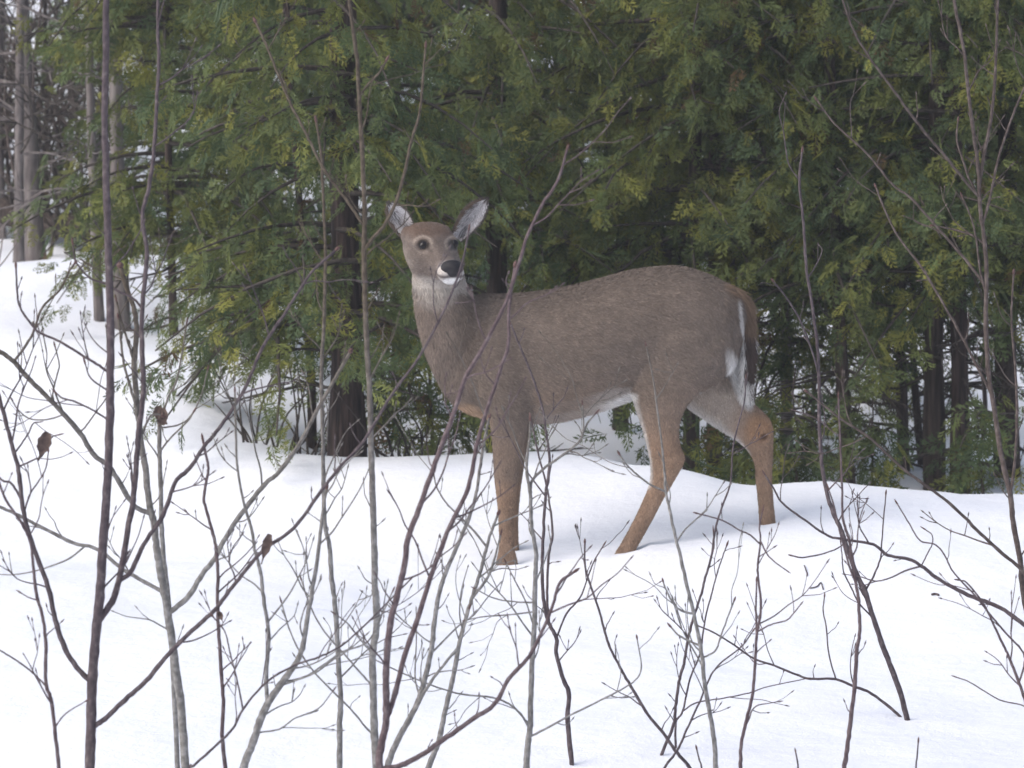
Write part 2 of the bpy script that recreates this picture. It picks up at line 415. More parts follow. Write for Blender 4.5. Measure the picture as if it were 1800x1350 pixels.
conifer('broad dark cedar trunk rising from the snow bank in front of the deer', 606, 606, 17.75, 56, 11, 540, 0.8, 7.5, 'bark_red', 60, 0.05, dead=12, group=G1, flare=1.35)
conifer('yellow-green cedar overhanging the left snow slope, on a thin leaning stem', 305, 268, 20.4, 14, 12, 390, 0.72, 6.5, 'bark_cedar', 62, 0.25, group=G1, dead=3)
conifer('young low-branched cedar beside the broad dark trunk, drooping to the snow', 556, 470, 18.7, 16, 13, 590, 0.62, 4.6, 'bark_red', 46, 0.0, group=G1, dead=6, side=math.pi * 1.05, sp=0.8, sparse=0.8)
conifer('dark cedar standing behind the deer\'s head', 880, 872, 19.4, 40, 14, 400, 0.9, 7.5, 'bark_cedar', 52, 0.0, group=G1, dead=10)
conifer('slim cedar behind the middle of the deer\'s back', 1092, 1100, 20.3, 26, 15, 400, 0.85, 7.0, 'bark_cedar', 46, 0.2, group=G1, dead=3)
conifer('cedar with bright green boughs above the deer\'s rump', 1212, 1230, 19.2, 26, 16, 420, 0.95, 7.2, 'bark_cedar', 60, 0.32, group=G1, dead=4)
conifer('slim cedar seen between the deer\'s hind legs', 1256, 1262, 19.5, 24, 17, 540, 0.7, 6.5, 'bark_cedar', 32, 0.0, group=G1, dead=9)
conifer('cedar with light green boughs just right of the deer\'s tail', 1385, 1360, 19.6, 20, 18, 560, 0.75, 6.8, 'bark_silver', 44, 0.2, group=G1, dead=10)
conifer('slim leaning cedar right of the deer with a bare lower trunk', 1492, 1405, 18.9, 24, 19, 540, 0.7, 6.8, 'bark_cedar', 34, 0.0, group=G1, dead=14)
conifer('thin leaning cedar, one of a close pair', 1588, 1530, 19.4, 20, 20, 510, 0.7, 6.5, 'bark_cedar', 30, 0.0, group=G1, dead=13)
conifer('very thin leaning cedar stem, the right one of a close pair', 1622, 1545, 19.7, 13, 21, 440, 0.65, 6.2, 'bark_cedar', 26, 0.05, group=G1, dead=10)
conifer('greyish cedar touching a reddish trunk near the right edge', 1648, 1628, 18.9, 36, 22, 470, 0.75, 7.5, 'bark_cedar', 34, 0.0, group=G1, dead=13)
conifer('reddish cedar trunk near the right edge', 1690, 1672, 18.8, 32, 23, 430, 0.75, 7.5, 'bark_red', 30, 0.05, group=G1, dead=13)
conifer('dark cedar at the right edge of the picture', 1772, 1765, 19.3, 40, 24, 470, 0.8, 7.5, 'bark_cedar', 36, 0.0, group=G1, dead=13)
conifer('cedar whose boughs reach in from beyond the right edge', 1900, 1890, 19.2, 34, 25, 460, 0.9, 7.5, 'bark_cedar', 40, 0.05, group=G1, dead=10)
conifer('cedar seedling with drooping sprays under the deer\'s belly', 1150, 1130, 18.2, 7, 31, 740, 0.28, 0.62, 'bark_cedar', 9, 0.0, size=(0.09, 0.16), group='cedar seedlings', top_py=700)
conifer('cedar seedling beside the deer\'s far hind leg', 1312, 1320, 18.4, 7, 32, 780, 0.34, 0.7, 'bark_cedar', 12, 0.0, size=(0.09, 0.17), group='cedar seedlings', top_py=690)
conifer('cedar seedling right of the deer at the foot of the leaning trunks', 1400, 1395, 18.3, 7, 33, 790, 0.34, 0.6, 'bark_cedar', 12, 0.0, size=(0.09, 0.17), group='cedar seedlings', top_py=720)
conifer('cedar seedling between the leaning trunks at the right', 1535, 1530, 18.5, 7, 34, 800, 0.3, 0.5, 'bark_cedar', 10, 0.0, size=(0.09, 0.17), group='cedar seedlings', top_py=740)
conifer('cedar seedling at the foot of the reddish trunk', 1725, 1728, 18.4, 7, 35, 790, 0.3, 0.7, 'bark_cedar', 10, 0.0, size=(0.09, 0.17), group='cedar seedlings', top_py=700)
conifer('small cedar in front of the deer\'s chest', 760, 740, 18.7, 9, 36, 720, 0.42, 1.1, 'bark_cedar', 16, 0.0, size=(0.1, 0.18), group='cedar seedlings', top_py=560)
# the rows further back, loosely foliaged
BACK = [(420, 24.0, 'left of the broad dark trunk'), (690, 24.5, 'behind the deer\'s head'), (840, 27, 'far behind the deer\'s shoulder'), (980, 24.0, 'behind the deer\'s back'),
        (1160, 26.5, 'far behind the deer\'s rump'), (1330, 24.2, 'behind the deer\'s tail'), (1450, 28, 'far behind the leaning trunks'), (1560, 25.0, 'behind the close pair of thin cedars'),
        (1720, 27.5, 'far behind the reddish trunk'), (1830, 24.5, 'behind the right edge cedars'), (530, 29, 'far behind the broad dark trunk'), (355, 31, 'far behind the left cedar'), (60, 35, 'far behind the pale straight trunk'), (175, 38, 'far behind the dark sapling')]
for k, (px, Y, where) in enumerate(BACK):
    conifer('dim cedar in the second row, ' + where, px, px + (k * 37) % 40 - 20, Y, 24, 100 + k, 395 - (Y - 24) * 12, 1.1, 8.5, 'bark_cedar', 56, -0.10, rich=False, size=(0.11, 0.22), sparse=0.42,
            group='second row of the cedar wood', dead=2)
G2 = 'firs on the slope behind the bare trunks'
conifer('thin dark fir with sparse level boughs between the bare grey trunks', 84, 86, 25.5, 9, 41, 400, 0.75, 4.2, 'bark_cedar', 34, -0.3, comb=True, size=(0.16, 0.3), name='fir_tree', group=G2, sparse=0.75)
conifer('dark fir at the far left edge behind the bare grey trunks', -15, -10, 27, 14, 42, 420, 0.9, 5.5, 'bark_cedar', 40, -0.35, comb=True, size=(0.18, 0.32), name='fir_tree', group=G2, sparse=0.85)
conifer('dense dark fir filling the top left behind the bare trunks', 130, 135, 29, 12, 43, 120, 1.0, 7.0, 'bark_cedar', 40, -0.35, comb=True, size=(0.2, 0.4), name='fir_tree', group=G2, sparse=0.9)
conifer('small fir half hidden behind the dark sapling at the left', 175, 178, 25, 9, 44, 420, 0.6, 3.0, 'bark_cedar', 26, -0.3, comb=True, size=(0.14, 0.26), name='fir_tree', group=G2, sparse=0.75)

def bare_tree(label, px_b, px_t, Y, wpx, seed, bark='bark_silver', H=8, nbr=9, flare=1.5):
    rng = np.random.default_rng(seed); b = at(px_b, 600, Y); base = np.array((b[0], Y, gz(b[0], Y)))
    t = thing('bare_tree', label, 'tree', base, 'bare grey trees on the left slope')
    tp = at(px_t, 0, Y); k = H / (tp[2] - base[2]); top = np.array((base[0] + (tp[0] - base[0]) * k, Y, base[2] + H))
    P = catmull(trunk_path(base - (0, 0, 0.1), top, 0.0, rng, 10), 5)
    r0 = wpx * pxm(Y) / 2; rad = np.linspace(r0, r0 * 0.55, len(P)); rad *= 1 + (flare - 1) * np.exp(-np.arange(len(P)) / 3.0); rad *= 1 + 0.05 * np.sin(np.arange(len(P)) * 1.3 + seed)
    mk('trunk', *tube(P, rad, 12), M[bark], t)
    for k in range(nbr):
        z = base[2] + rng.uniform(0.6, 3.0); i = (z - base[2]) / H * (len(P) - 1); p = P[int(i)]
        az = rng.uniform(0, 6.28); d = np.array((math.cos(az), math.sin(az) * 0.6, rng.uniform(-0.1, 0.6))); L = rng.uniform(0.4, 1.1)
        pts = [p]
        for q in range(6):
            d = d + rng.normal(size=3) * 0.16; pts.append(pts[-1] + d / np.linalg.norm(d) * L / 6)
        parts = [tube(catmull(pts, 3), np.linspace(0.008, 0.002, 19), 5)]
        for q in (2, 3, 4, 5):
            for e in range(2):
                dd = d / np.linalg.norm(d) + rng.normal(size=3) * 0.6; dd /= np.linalg.norm(dd); ln = L * rng.uniform(0.2, 0.4)
                parts.append(tube(np.array([pts[q], pts[q] + dd * ln * 0.5, pts[q] + dd * ln + (0, 0, 0.02)]), [0.004, 0.003, 0.0014], 4))
        mk('branch', *join(parts), M[bark if k % 2 else 'deadwood'], t)
    return t
bare_tree('straight pale grey trunk near the left edge, the thinner of two', 35, 36, 23.6, 15, 51, nbr=26)
bare_tree('thick grey trunk leaning left, beside the pale straight one', 68, 40, 24.0, 23, 52, flare=2.0, nbr=26)
bare_tree('slender pinkish-grey trunk just left of the dark sapling', 176, 154, 21.4, 15, 53, 'bark_silver', flare=1.4, nbr=18)
bare_tree('grey trunk standing right behind the dark sapling', 216, 200, 21.3, 24, 54, flare=1.6, nbr=18)
bare_tree('thin grey trunk at the very left edge', 2, 4, 25.0, 14, 55, nbr=6)

# cedar fill behind: small understorey cedars seen through the gaps
for k, (px, Y, H, low, where) in enumerate([(690, 20.6, 2.6, 560, 'between the broad trunk and the deer\'s neck'), (800, 21.5, 2.4, 540, 'just behind the deer\'s throat'), (980, 21.6, 2.0, 640, 'behind the deer\'s shoulder'),
                                     (1430, 21.0, 1.6, 690, 'right of the deer\'s hindquarters'), (1560, 21.8, 1.2, 720, 'behind the close pair of thin cedars'), (1730, 21.2, 2.2, 660, 'between the reddish and the right edge trunks'), (400, 21.6, 2.6, 430, 'behind the yellow-green left cedar')]):
    conifer('bushy small understorey cedar ' + where, px, px + 8, Y, 9, 300 + k, low, 0.55, H, 'bark_cedar', 26, -0.05, group='understorey cedars', size=(0.075, 0.15), top_py=300, sparse=0.6, dead=3)
# fallen log across the far left slope, snow lying against it
p0, p1 = at(-60, 458, 25.2), at(172, 437, 24.6)
p0[2] = gz(p0[0], p0[1]) + 0.16; p1[2] = gz(p1[0], p1[1]) + 0.10
_t = np.linspace(0, 1, 14)[:, None]; P = p0 * (1 - _t) + p1 * _t; P[:, 2] += 0.015 * np.sin(_t[:, 0] * 9)
lg = thing('fallen_log', 'dark fallen log lying behind the bare grey trunks at the left', 'log', (p0 + p1) / 2)
mk('log_trunk', *tube(P, np.linspace(0.085, 0.06, 14) * (1 + 0.08 * np.sin(np.arange(14) * 2.0)), 10), M['bark_cedar'], lg)
_r = np.random.default_rng(5)
for k in range(7):
    q = P[2 + k + (k > 4)]; d = np.array((_r.normal() * 0.5, -0.3, 1.0)); d /= np.linalg.norm(d); ln = _r.uniform(0.2, 0.5)
    mk('branch_stub', *tube(np.array([q, q + d * ln * 0.5, q + d * ln + (0.05, 0, 0)]), [0.012, 0.008, 0.003], 5), M['deadwood'], lg)
# dark bare shoots at the foot of the broad trunk
for label, x0, x1, py, Y, cnt, sd in (('clump of dark bare shoots left of the broad trunk\'s foot', 425, 560, 772, 18.0, 20, 81), ('clump of dark bare shoots right of the broad trunk\'s foot', 672, 742, 786, 17.9, 12, 82)):
    b = at((x0 + x1) / 2, py, Y); _r = np.random.default_rng(sd)
    sh = thing('bare_shrub', label, 'shrub', (b[0], Y, gz(b[0], Y)), 'dark bare shoots by the broad trunk')
    for k in range(cnt):
        x = at(_r.uniform(x0, x1), py, Y)[0]; y = Y + _r.normal() * 0.12; q = np.array((x, y, gz(x, y) - 0.03)); d = np.array(((x - b[0]) * 1.2 + _r.normal() * 0.35, _r.normal() * 0.2, 1.0)); d /= np.linalg.norm(d); ln = _r.uniform(0.12, 0.42)
        e = d + _r.normal(size=3) * 0.35; mk('shoot', *tube(catmull([q, q + d * ln * 0.5, q + d * ln * 0.5 + e * ln * 0.5], 4), np.linspace(0.006, 0.002, 9), 5), M['deadwood'], sh)

# tangled bare brush on the far left slope
for label, x0, x1, Y, cnt, sd in (('tangle of tall bare brush at the left edge behind the pale trunk', -40, 75, 25.6, 26, 91), ('tangle of tall bare brush behind the dark sapling at the left', 85, 190, 25.0, 26, 92)):
    b = at((x0 + x1) / 2, 450, Y); _r = np.random.default_rng(sd)
    sh = thing('bare_shrub', label, 'shrub', (b[0], Y, gz(b[0], Y)), 'bare brush on the left slope')
    for k in range(cnt):
        x = at(_r.uniform(x0, x1), 450, Y)[0]; y = Y + _r.normal() * 0.5; q = np.array((x, y, gz(x, y) - 0.03)); d = np.array((_r.normal() * 0.30, _r.normal() * 0.2, 1.0)); ln = _r.uniform(0.8, 2.5); pts = [q]
        for e in range(6):
            d = d + _r.normal(size=3) * 0.13; d /= np.linalg.norm(d); pts.append(pts[-1] + d * ln / 6)
        parts = [tube(catmull(pts, 3), np.linspace(0.011, 0.003, 19), 5)]
        for e in range(9):
            j = _r.integers(1, 6); f = d + _r.normal(size=3) * 0.7; f /= np.linalg.norm(f); l2 = _r.uniform(0.15, 0.5)
            parts.append(tube(np.array([pts[j], pts[j] + f * l2 * 0.5, pts[j] + f * l2 + (0, 0, 0.05)]), [0.005, 0.004, 0.002], 4))
        mk('stem', *join(parts), M['bark_tan' if k % 2 else 'deadwood'], sh)
# ------------------------------------------------------------------ the deer
DY = 16.0
deer = thing('deer', 'grey-brown doe standing in the snow, head turned to the camera', 'deer', (at(1050, 980, DY)[0], DY, gz(at(1050, 980, DY)[0], DY)))
def ring(a, b, w, dy, n=20, sq=2.3):
    A = at(a[0], a[1], DY + dy); B = at(b[0], b[1], DY + dy); c = (A + B) / 2; h = (B - A) / 2
    th = np.arange(n) / n * 2 * math.pi
    ct, st = np.cos(th), np.sin(th)
    e = 2 / sq
    ct = np.sign(ct) * np.abs(ct) ** e; st = np.sign(st) * np.abs(st) ** e
    return c + ct[:, None] * h + st[:, None] * np.array((0, w, 0))
def loft(rings):
    n = len(rings[0]); V = np.vstack(rings); F = []
    for i in range(len(rings) - 1):
        for k in range(n):
            k2 = (k + 1) % n
            F.append((i * n + k, i * n + k2, (i + 1) * n + k2, (i + 1) * n + k))
    F.append(tuple(range(n))[::-1]); F.append(tuple(range((len(rings) - 1) * n, len(rings) * n)))
    return V, F
def refine(rows, k=4):
    """smooth the section list before lofting"""
    return catmull(np.array(rows, dtype=float), k)
def limb(rows, k=4, sq=2.2):
    return loft([ring((r[0], r[1]), (r[2], r[3]), max(r[4], 0.004), r[5], 20, sq) for r in refine(rows, k)])

torso = limb([  # top x, y, bottom x, y, half width, depth offset
    (792, 585, 776, 655, 0.045, -0.02), (808, 545, 786, 695, 0.095, -0.01), (838, 519, 816, 722, 0.130, 0), (880, 517, 868, 738, 0.148, 0), (930, 514, 925, 744, 0.163, 0),
    (985, 506, 990, 739, 0.180, 0), (1045, 492, 1055, 722, 0.188, 0), (1100, 477, 1105, 704, 0.180, 0), (1150, 469, 1150, 690, 0.172, 0), (1195, 468, 1195, 690, 0.168, 0),
    (1240, 480, 1235, 685, 0.152, 0), (1275, 497, 1265, 668, 0.125, 0), (1300, 518, 1288, 640, 0.085, 0.0), (1314, 545, 1304, 605, 0.035, 0.0)])
neck = limb([(800, 715, 930, 560, 0.100, 0.0), (774, 678, 880, 528, 0.108, -0.015), (752, 632, 846, 522, 0.102, -0.03), (739, 590, 832, 520, 0.092, -0.045),
             (731, 552, 826, 512, 0.085, -0.055), (727, 520, 820, 498, 0.080, -0.062), (724, 492, 815, 476, 0.076, -0.066), (728, 455, 806, 445, 0.060, -0.066)])
fore_near = limb([(835, 585, 935, 585, 0.045, -0.095), (842, 640, 940, 640, 0.055, -0.105), (850, 690, 938, 690, 0.056, -0.105), (860, 735, 930, 738, 0.050, -0.10), (866, 785, 920, 788, 0.038, -0.095),
                  (868, 830, 912, 832, 0.033, -0.09), (871, 858, 909, 858, 0.030, -0.09), (875, 895, 904, 895, 0.024, -0.09), (877, 935, 903, 935, 0.021, -0.09), (877, 962, 904, 962, 0.023, -0.09), (873, 984, 909, 984, 0.027, -0.09), (870, 1010, 914, 1010, 0.026, -0.09)])
fore_far = limb([(845, 640, 935, 640, 0.05, 0.09), (852, 700, 934, 700, 0.05, 0.09), (868, 745, 931, 745, 0.045, 0.085), (874, 790, 926, 790, 0.036, 0.08),
                 (878, 830, 919, 832, 0.032, 0.08), (882, 870, 914, 870, 0.028, 0.08), (884, 915, 911, 915, 0.022, 0.08), (884, 960, 912, 960, 0.023, 0.08), (880, 1000, 916, 1000, 0.027, 0.08)])
hind_near = limb([(1098, 585, 1288, 570, 0.060, -0.085), (1100, 635, 1283, 618, 0.075, -0.095), (1106, 680, 1240, 672, 0.070, -0.098), (1116, 714, 1208, 712, 0.058, -0.098), (1128, 750, 1194, 750, 0.045, -0.095),
                  (1137, 785, 1196, 783, 0.037, -0.092), (1143, 818, 1204, 808, 0.032, -0.09), (1142, 848, 1187, 842, 0.029, -0.09), (1131, 878, 1167, 876, 0.025, -0.09), (1116, 910, 1148, 912, 0.022, -0.09),
                  (1099, 942, 1129, 946, 0.022, -0.09), (1085, 966, 1112, 976, 0.025, -0.09), (1066, 995, 1098, 1008, 0.026, -0.09)])
hind_far = limb([(1120, 610, 1300, 585, 0.06, 0.08), (1150, 660, 1308, 630, 0.072, 0.09), (1192, 702, 1314, 672, 0.070, 0.095), (1236, 735, 1322, 704, 0.056, 0.095), (1278, 763, 1340, 723, 0.042, 0.095),
                 (1308, 786, 1357, 744, 0.034, 0.095), (1325, 812, 1359, 785, 0.030, 0.095), (1329, 850, 1357, 838, 0.026, 0.095), (1333, 890, 1360, 886, 0.023, 0.095), (1335, 925, 1364, 924, 0.024, 0.095), (1333, 965, 1368, 965, 0.027, 0.095)])
# the head, in its own frame: x to the viewer's right, y along the muzzle, z up (units of 2 mm, as the photograph shows it)
HY, HP = math.radians(22), math.radians(-10)
HC = at(758, 437, DY - 0.10)
_hf = np.array((math.sin(HY) * math.cos(HP), -math.cos(HY) * math.cos(HP), math.sin(HP)))
_hx = np.array((math.cos(HY), math.sin(HY), 0.0)); _hz = np.cross(_hx, -_hf) * -1
_hz = np.cross(_hf, _hx) * -1
if _hz[2] < 0: _hz = -_hz
def hd(x, y, z): return HC + 0.002 * (x * _hx + y * _hf + z * _hz)
HEAD = [  # along the muzzle, half width, top, bottom, squareness
    (-52, 22, 24, -30, 2.1), (-40, 38, 38, -50, 2.8), (-18, 43, 42, -58, 3.2), (5, 46, 38, -60, 2.9), (20, 42, 32, -57, 2.5), (34, 32, 27, -50, 2.3), (50, 24, 18, -43, 2.3), (74, 20, 6, -38, 2.5), (90, 21, -1, -36, 2.6), (102, 20, -5, -34, 2.6), (110, 15, -9, -30, 2.4), (114, 8, -14, -25, 2.2)]
def head_ring(r, n=22):
    y, hw, tp, bt, sq = r; th = np.arange(n) / n * 2 * math.pi; e = 2 / sq
    ct = np.sign(np.cos(th)) * np.abs(np.cos(th)) ** e; st = np.sign(np.sin(th)) * np.abs(np.sin(th)) ** e
    hwv = hw * np.where(st < 0, 1 - 0.36 * np.abs(st), 1.0)                         # narrower at the jaw
    return np.array([hd(hwv[i] * ct[i], y, (tp + bt) / 2 + (tp - bt) / 2 * st[i]) for i in range(n)])
head = loft([head_ring(r) for r in refine(HEAD, 3)])
def ball(c, rx, ry, rz, n=12):
    V = []; F = []
    for i in range(n + 1):
        a = math.pi * i / n
        for k in range(2 * n):
            p = math.pi * k / n; V.append(c + np.array((0, 0, 0)) + rx * math.sin(a) * math.cos(p) * _hx + ry * math.sin(a) * math.sin(p) * _hf + rz * math.cos(a) * _hz)
    for i in range(n):
        for k in range(2 * n):
            k2 = (k + 1) % (2 * n); F.append((i * 2 * n + k, (i + 1) * 2 * n + k, (i + 1) * 2 * n + k2, i * 2 * n + k2))
    return np.array(V), F
brow_a = ball(hd(-33, 14, 14), 0.024, 0.032, 0.018); brow_b = ball(hd(33, 14, 14), 0.024, 0.032, 0.018)
chin = ball(hd(0, 96, -30), 0.030, 0.030, 0.020); lipa = ball(hd(-12, 98, -20), 0.024, 0.034, 0.026); lipb = ball(hd(12, 98, -20), 0.024, 0.034, 0.026)
ear_root_a = ball(hd(-35, -30, 18), 0.022, 0.030, 0.032); ear_root_b = ball(hd(36, -30, 18), 0.022, 0.030, 0.032)
hip = limb([(1110, 560, 1150, 545, 0.02, -0.10), (1120, 600, 1230, 560, 0.07, -0.10), (1130, 650, 1265, 600, 0.07, -0.10), (1160, 690, 1250, 640, 0.03, -0.1)])
shoulder = limb([(850, 560, 930, 545, 0.02, -0.10), (838, 620, 945, 600, 0.055, -0.10), (836, 680, 945, 670, 0.055, -0.10), (850, 720, 930, 715, 0.03, -0.1)])

bm = bmesh.new()
for V, F in (torso, neck, fore_near, fore_far, hind_near, hind_far, head, brow_a, brow_b, chin, lipa, lipb, ear_root_a, ear_root_b, hip, shoulder):
    vs = [bm.verts.new(v) for v in V]
    for f in F:
        try: bm.faces.new([vs[i] for i in f])
        except ValueError: pass
bmesh.ops.recalc_face_normals(bm, faces=bm.faces)
_me = bpy.data.meshes.new('tmp'); bm.to_mesh(_me); bm.free()
_ob = bpy.data.objects.new('tmp', _me); COL.objects.link(_ob)
_r = _ob.modifiers.new('r', 'REMESH'); _r.mode = 'VOXEL'; _r.voxel_size = 0.0065; _r.adaptivity = 0
_s = _ob.modifiers.new('s', 'SMOOTH'); _s.factor = 0.5; _s.iterations = 9
_dg = bpy.context.evaluated_depsgraph_get(); _ev = _ob.evaluated_get(_dg); _m2 = _ev.to_mesh()
BV = np.empty(len(_m2.vertices) * 3); _m2.vertices.foreach_get('co', BV); BV = BV.reshape(-1, 3).copy()
BF = [tuple(p.vertices) for p in _m2.polygons]
BN = np.empty(len(_m2.vertices) * 3); _m2.vertices.foreach_get('normal', BN); BN = BN.reshape(-1, 3).copy()
_ev.to_mesh_clear(); bpy.data.objects.remove(_ob, do_unlink=True)

def sm(x, a, b):
    t = np.clip((x - a) / (b - a), 0, 1); return t * t * (3 - 2 * t)
def blob(px, py, cx, cy, rx, ry, rot=0.0):
    c, s = math.cos(rot), math.sin(rot); dx, dy = px - cx, py - cy
    u = (dx * c + dy * s) / rx; v = (-dx * s + dy * c) / ry
    return np.clip(1.3 - (u * u + v * v), 0, 1) ** 1.0 * np.where(u * u + v * v < 1.3, 1, 0)
def headlocal(P):
    d = (np.asarray(P) - HC) / 0.002; return d @ _hx, d @ _hf, d @ _hz
GREY = np.array((0.174, 0.138, 0.114)); DARK = np.array((0.118, 0.093, 0.077)); WARM = np.array((0.26, 0.185, 0.135))
TAN = np.array((0.36, 0.25, 0.17)); LEG = np.array((0.270, 0.182, 0.126)); PALE = np.array((0.42, 0.355, 0.30)); WHITE = np.array((0.72, 0.70, 0.68))
def mixc(c, k, new):
    k = np.clip(k, 0, 1)[:, None]; return c * (1 - k) + new * k
def coat(P, N):
    P = np.asarray(P); px, py = project(P); dy = P[:, 1] - DY; hx, hy, hz = headlocal(P)
    c = np.repeat(GREY[None], len(P), 0)
    n = np.array([mnoise.noise(Vector(p * 9.0)) for p in P]); n2 = np.array([mnoise.noise(Vector(p * 2.6)) for p in P])
    top = 505 - 38 * np.exp(-((px - 1185) / 120) ** 2)
    ishead = (hy > -60) & (np.abs(hx) < 75) & (py < 515) & (hz > -75) & (px < 845)
    tr = ~ishead
    c = mixc(c, 0.55 * (1 - sm(py, top, top + 70)) * tr * (px > 840), DARK)
    c = mixc(c, 0.5 * sm(py, 640, 735) * (px > 935) * (px < 1290), WARM)
    c = mixc(c, 0.25 * blob(px, py, 1130, 640, 40, 110, 0.1), DARK)  # crease shading painted into the flank so the hip stands out
    # neck: paler at the front, the neck's shade painted dark along the shoulder
    c = mixc(c, 0.65 * blob(px, py, 752, 560, 42, 110, -0.12) * (py > 505), np.array((0.225, 0.178, 0.148)))
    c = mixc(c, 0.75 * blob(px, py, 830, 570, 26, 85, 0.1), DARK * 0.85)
    c = mixc(c, 0.35 * blob(px, py, 880, 660, 60, 110, 0.1), DARK)  # painted shading that gives the shoulder more form
    # brisket
    c = mixc(c, 0.85 * blob(px, py, 826, 728, 40, 18, 0.42), TAN * 1.25)
    # legs
    c = mixc(c, sm(py, 735, 800) * (px < 940) * 0.35 + 0.65 * sm(py, 838, 862) * (px < 945), LEG)
    c = mixc(c, sm(py, 715, 800) * (px >= 1085) * (px < 1215) * (dy < 0), LEG)
    farh = (dy > 0.01) & (px > 1150) & (py > 640)
    c = mixc(c, sm(py, 655, 700) * farh * 0.85, PALE * 0.92)
    c = mixc(c, sm(px + 0.4 * py, 1560, 1625) * farh, LEG * 1.05)
    c = mixc(c, 0.75 * blob(px, py, 1335, 752, 26, 26) * farh, np.array((0.33, 0.195, 0.11)))
    c = mixc(c, 0.9 * blob(px, py, 1342, 767, 9, 6, -0.5) * farh, np.array((0.07, 0.035, 0.02)))
    c = mixc(c, sm(py, 880, 960) * 0.35 * (py > 860), np.array((0.20, 0.135, 0.10)))
    # pale undersides and inner edges
    dn = -N[:, 2]
    c = mixc(c, 0.85 * sm(dn, 0.45, 0.85) * (py > 680) * (py < 760) * (0.25 + 0.75 * sm(px, 1010, 1080)) * (px > 935) * (px < 1130), WHITE * 0.85)
    c = mixc(c, 0.7 * sm(-N[:, 0], 0.55, 0.95) * (px > 1095) * (px < 1160) * (py > 690) * (py < 860) * (dy < 0), WHITE * 0.8)
    c = mixc(c, 0.8 * sm(dn, 0.35, 0.8) * farh * (py < 800), WHITE * 0.8)
    # rump
    c = mixc(c, 1.2 * blob(px, py, 1300, 666, 16, 56, -0.33), WHITE)
    c = mixc(c, (0.75 + 0.6 * n) * blob(px, py, 1302, 562, 3.8, 42, -0.18), WHITE * 0.85)
    c = mixc(c, 0.8 * blob(px, py, 1290, 508, 24, 14, 0.6), np.array((0.17, 0.11, 0.07)))
    c = mixc(c, 0.9 * blob(px, py, 1088, 708, 34, 12, -0.4), WHITE)
    # face
    h = ishead.astype(float)
    face = np.array((0.135, 0.107, 0.091))
    c = mixc(c, h, face)
    c = mixc(c, h * 0.85 * sm(hz, 14, 34) * (1 - sm(hy, 20, 55)), np.array((0.092, 0.058, 0.042)))
    c = mixc(c, h * 0.65 * np.exp(-(hx / 15) ** 2) * sm(hy, 10, 45) * (hz > -20), np.array((0.10, 0.080, 0.072)))
    c = mixc(c, h * 0.4 * sm(np.abs(hx), 26, 44) * sm(-hz, -10, 25), PALE * 0.7)
    for ex in (744, 799):
        r = np.hypot((px - ex) / 17, (py - 430) / 15)
        c = mixc(c, h * 0.6 * np.exp(-((r - 0.95) / 0.14) ** 2) * np.where(py < 428, 1.0, 0.5), PALE * 0.95)
        c = mixc(c, h * 0.7 * blob(px, py, ex + (11 if ex < 770 else -8), 439, 8, 4, 0.75 if ex < 770 else -0.75), np.array((0.05, 0.04, 0.035)))
        c = mixc(c, h * (1 - sm(r, 0.56, 0.70)), np.array((0.02, 0.015, 0.012)))
    c = mixc(c, h * 0.9 * sm(hy, 82, 92) * (1 - sm(hz, -4, 4)), np.array((0.46, 0.42, 0.39)))
    c = mixc(c, h * 1.0 * sm(hy, 76, 92) * sm(-hz, 20, 28) * (1 - sm(np.abs(hx), 13, 19)), WHITE)
    c = mixc(c, h * 0.95 * np.exp(-((hz + 21 + 0.12 * np.abs(hx)) / 3.2) ** 2) * sm(hy, 60, 84), np.array((0.05, 0.035, 0.032)))
    c = mixc(c, h * 0.45 * sm(-hz, 38, 58) * (1 - sm(hy, 60, 85)), np.array((0.42, 0.38, 0.34)))
    c = mixc(c, 0.6 * blob(px, py, 764, 508, 40, 36, 0.10) * (dy < 0.0) * sm(-hz, 34, 50), np.array((0.46, 0.42, 0.38)))
    n3 = np.array([mnoise.noise(Vector(p * 34.0)) for p in P])
    c = c * (1 + 0.12 * n + 0.12 * n2 + 0.14 * n3)[:, None]
    return np.clip(c, 0.01, 0.9)
def fur_mat(name, rough=0.85):
    m, n, l, b = newmat(name, rough, 0.15)
    ca = n.new('ShaderNodeVertexColor'); ca.layer_name = 'Col'; l.new(ca.outputs[0], b.inputs['Base Color'])
    b.inputs['Sheen Weight'].default_value = 0.15
    return m
M['fur'] = fur_mat('fur'); M['hide'] = fur_mat('hide')
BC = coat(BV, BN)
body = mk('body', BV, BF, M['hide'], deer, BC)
bvh = BVHTree.FromPolygons([Vector(v) for v in BV], BF)
def deer_hit(px, py):
    p = at(px, py, 14.0); d = Vector(p - CAM).normalized()
    h = bvh.ray_cast(Vector(CAM), d)
    return np.array(h[0]), np.array(h[1])

